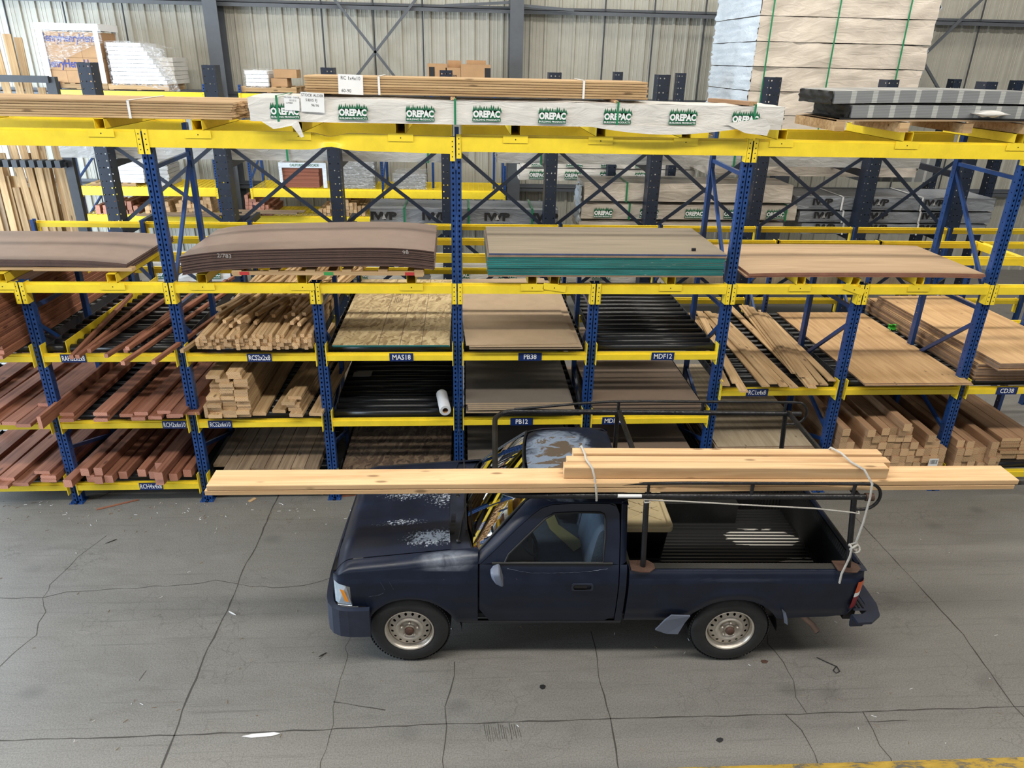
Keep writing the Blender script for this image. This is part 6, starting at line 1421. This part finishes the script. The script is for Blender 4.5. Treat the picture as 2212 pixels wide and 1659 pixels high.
# ---------------------------------------------------------------- upright board storage at far left
YV = 5.6
vr = thing('divider_rack', 'dark grey divider rack holding tall boards upright at far left', 'rack')
xE = at(130, 180, Y=YV).x
for (ya, yb) in ((163, 178),):
    za, zb = at(60, ya, Y=YV-.3).z, at(60, yb, Y=YV-.3).z; mb = MB(); mb.box(-9, xE, YV-.34, YV-.28, zb, za); mb.obj('top_bar', M_['slate'], vr)
mb = MB(); mb.box(xE-.06, xE+.08, YV-.30, YV-.20, 0, at(125, 165, Y=YV).z); mb.obj('upright', M_['slate'], vr)
z = at(60, 352, Y=YV-.3).z; mb = MB(); mb.box(-9, xE, YV-.36, YV-.30, z-.06, z+.02)
for k in range(18): mb.box(xE-.12-k*.13, xE-.04-k*.13, YV-.46, YV-.30, z-.05, z+.06)
mb.obj('toothed_bar', M_['slate'], vr)
def vboard(px, ytop, w_=.10, lean=.03, kind='cedar', lb='', gp=None, y=YV):
    zt = at(px, ytop, Y=y).z; X = at(px, 400, Y=y).x; o = board('upright_board', kind, (zt, w_, .02), (0, 0, 0), label=lb, group=gp)
    o.matrix_world = Matrix.Translation((X, y, 0)) @ Matrix.Rotation(lean, 4, 'Y') @ Matrix.Rotation(-pi/2, 4, 'Y') @ Matrix.Rotation(pi/2, 4, 'X')
for k, (px, yt, ln) in enumerate(((40, 76, -.05), (52, 72, -.03), (62, 75, -.0), (70, 82, .02), (118, 190, -.02))):
    vboard(px+30, yt, .12, ln, 'cedar', 'tall upright board rising above the grey bar at far left, {} from the left'.format(ordw(k)), 'tallest upright boards', YV+.02*k)
for k in range(22):
    vboard(-22+k*7.4+random.uniform(-2, 2), random.choice((330, 345, 380, 300, 405, 330))+(60 if k > 17 else 0), .11, random.uniform(-.015, .02), random.choice(('cedar', 'cedar', 'grey_wood')), 'upright board standing in the divider rack at far left, {} from the left'.format(ordw(k) if k < 20 else ('twenty-first', 'twenty-second')[k-20]), 'upright boards at far left', YV+.12+.03*(k % 4))
# ---------------------------------------------------------------- small litter on the floor
def litter(px, py, w_, d_, rz, m, name, lb, cat='scrap', h_=.004):
    mb = MB(); n = 6; P = [(w_/2*(1+random.uniform(-.2, .15))*cos(2*pi*k/n)*1.1, d_/2*(1+random.uniform(-.25, .2))*sin(2*pi*k/n)*1.1) for k in range(n)]
    if m in ('cedar', 'redwood'): P = [(-w_/2, -d_/2), (w_/2, -d_/2*.7), (w_/2*.95, d_/2), (-w_/2*.96, d_/2*.8)]; n = 4
    mb.add([(x, y, 0) for x, y in P]+[(x, y, h_) for x, y in P], [tuple(range(n))[::-1], tuple(range(n, 2*n))]+[(i, (i+1) % n, n+(i+1) % n, n+i) for i in range(n)])
    o = mb.obj(name, M_[m]); p = at(px, py, Z=.0012); o.location = (p.x, p.y, .0012); o.rotation_euler = (0, 0, rz); tag(o, lb, cat)
litter(565, 1588, .30, .035, .05, 'white', 'torn_label', 'torn white strip of paper on the floor near the bottom joint', 'paper')
litter(1172, 1484, .05, .04, .3, 'ink', 'dark_debris', 'small black lump on the floor in front of the truck door')
litter(1650, 1429, .06, .035, 0., 'rust', 'dark_debris', 'flat dark scrap on the floor beside the rear wheel')
litter(1555, 1598, .06, .04, .2, 'ink', 'floor_bolt', 'round dark bolt head in the floor near the yellow line', 'bolt')
litter(502, 1325, .10, .012, -.6, 'white', 'wood_splinter', 'pale splinter lying beside the long diagonal floor joint')
litter(255, 1090, .42, .035, .45, 'redwood', 'wood_offcut', 'long thin redwood sliver on the floor between the left uprights')
litter(545, 1080, .09, .05, .9, 'cedar', 'wood_offcut', 'small square wood scrap on the floor under the long planks')
litter(690, 1066, .12, .03, -.5, 'cedar', 'wood_offcut', 'thin wood scrap on the floor left of the truck hood')
litter(745, 1069, .26, .10, .1, 'redwood', 'wood_offcut', 'flat reddish board scrap on the floor behind the truck nose')
litter(242, 1169, .10, .012, .7, 'ink', 'dark_debris', 'thin dark sliver on the floor at left')
litter(698, 1414, .07, .01, .7, 'ink', 'dark_debris', 'short dark sliver on the floor below the front bumper')
mb = MB(); p = [at(x, y, Z=.006) for x, y in ((1764, 1420), (1790, 1432), (1808, 1440), (1814, 1450), (1806, 1454), (1800, 1448), (1806, 1440))]; mb.tube(p, .004, 6); tag(mb.obj('wire_scrap', M_['ink']), 'curled black wire on the floor behind the rear wheel', 'wire')
rr_ = random.Random(11); mb = MB()
for k in range(260):
    if k < 150: p = at(rr_.uniform(0, 760), 1083+abs(rr_.gauss(0, 30)), Z=.001)
    else: p = at(rr_.uniform(0, 2212), rr_.uniform(1120, 1650), Z=.001)
    a = rr_.uniform(0, pi); L_ = rr_.uniform(.008, .04); d = Vector((cos(a), sin(a), 0))*L_/2; n_ = Vector((-sin(a), cos(a), 0))*.002
    mb.add([p-d-n_, p+d-n_, p+d+n_, p-d+n_, p-d+Vector((0, 0, .003)), p+d+Vector((0, 0, .003))], [(0, 1, 2, 3), (0, 1, 5, 4), (2, 3, 4, 5)], rr_.choice((0, 0, 1)))
tag(mb.obj('sawdust_and_splinters', [M_['grey_wood'], M_['white']]), 'fine sawdust and splinters scattered over the concrete floor', 'debris', kind='stuff')

mb = MB(); rr_ = random.Random(2)
mb.grid(lambda u, v: (.10*(u-.5)+.02*noise.noise(Vector((u*5, v*5, 1))), .06*sin(pi*v), .02+.07*v+.03*noise.noise(Vector((u*6, v*6, 4)))), 10, 10)
p = at(1888, 688, Y=1.55); o = mb.obj('plastic_bag', mat('bright_green_plastic', (.08, .55, .06), .4)); o.location = (5.62, 1.5, ZR+.03); tag(o, 'small bright green plastic bag beside the far right plywood pile', 'bag')
mb = MB(); mb.box(0, .0015, 0, .09, 0, .05, 0); mb.box(-.0008, 0, .01, .05, .012, .035, 1); o = mb.obj('sticker', [M_['white'], M_['signblue']]); o.location = (5.690, .10, ZR+.09); tag(o, 'small white sticker on the left edge of the far right plywood pile', 'label')
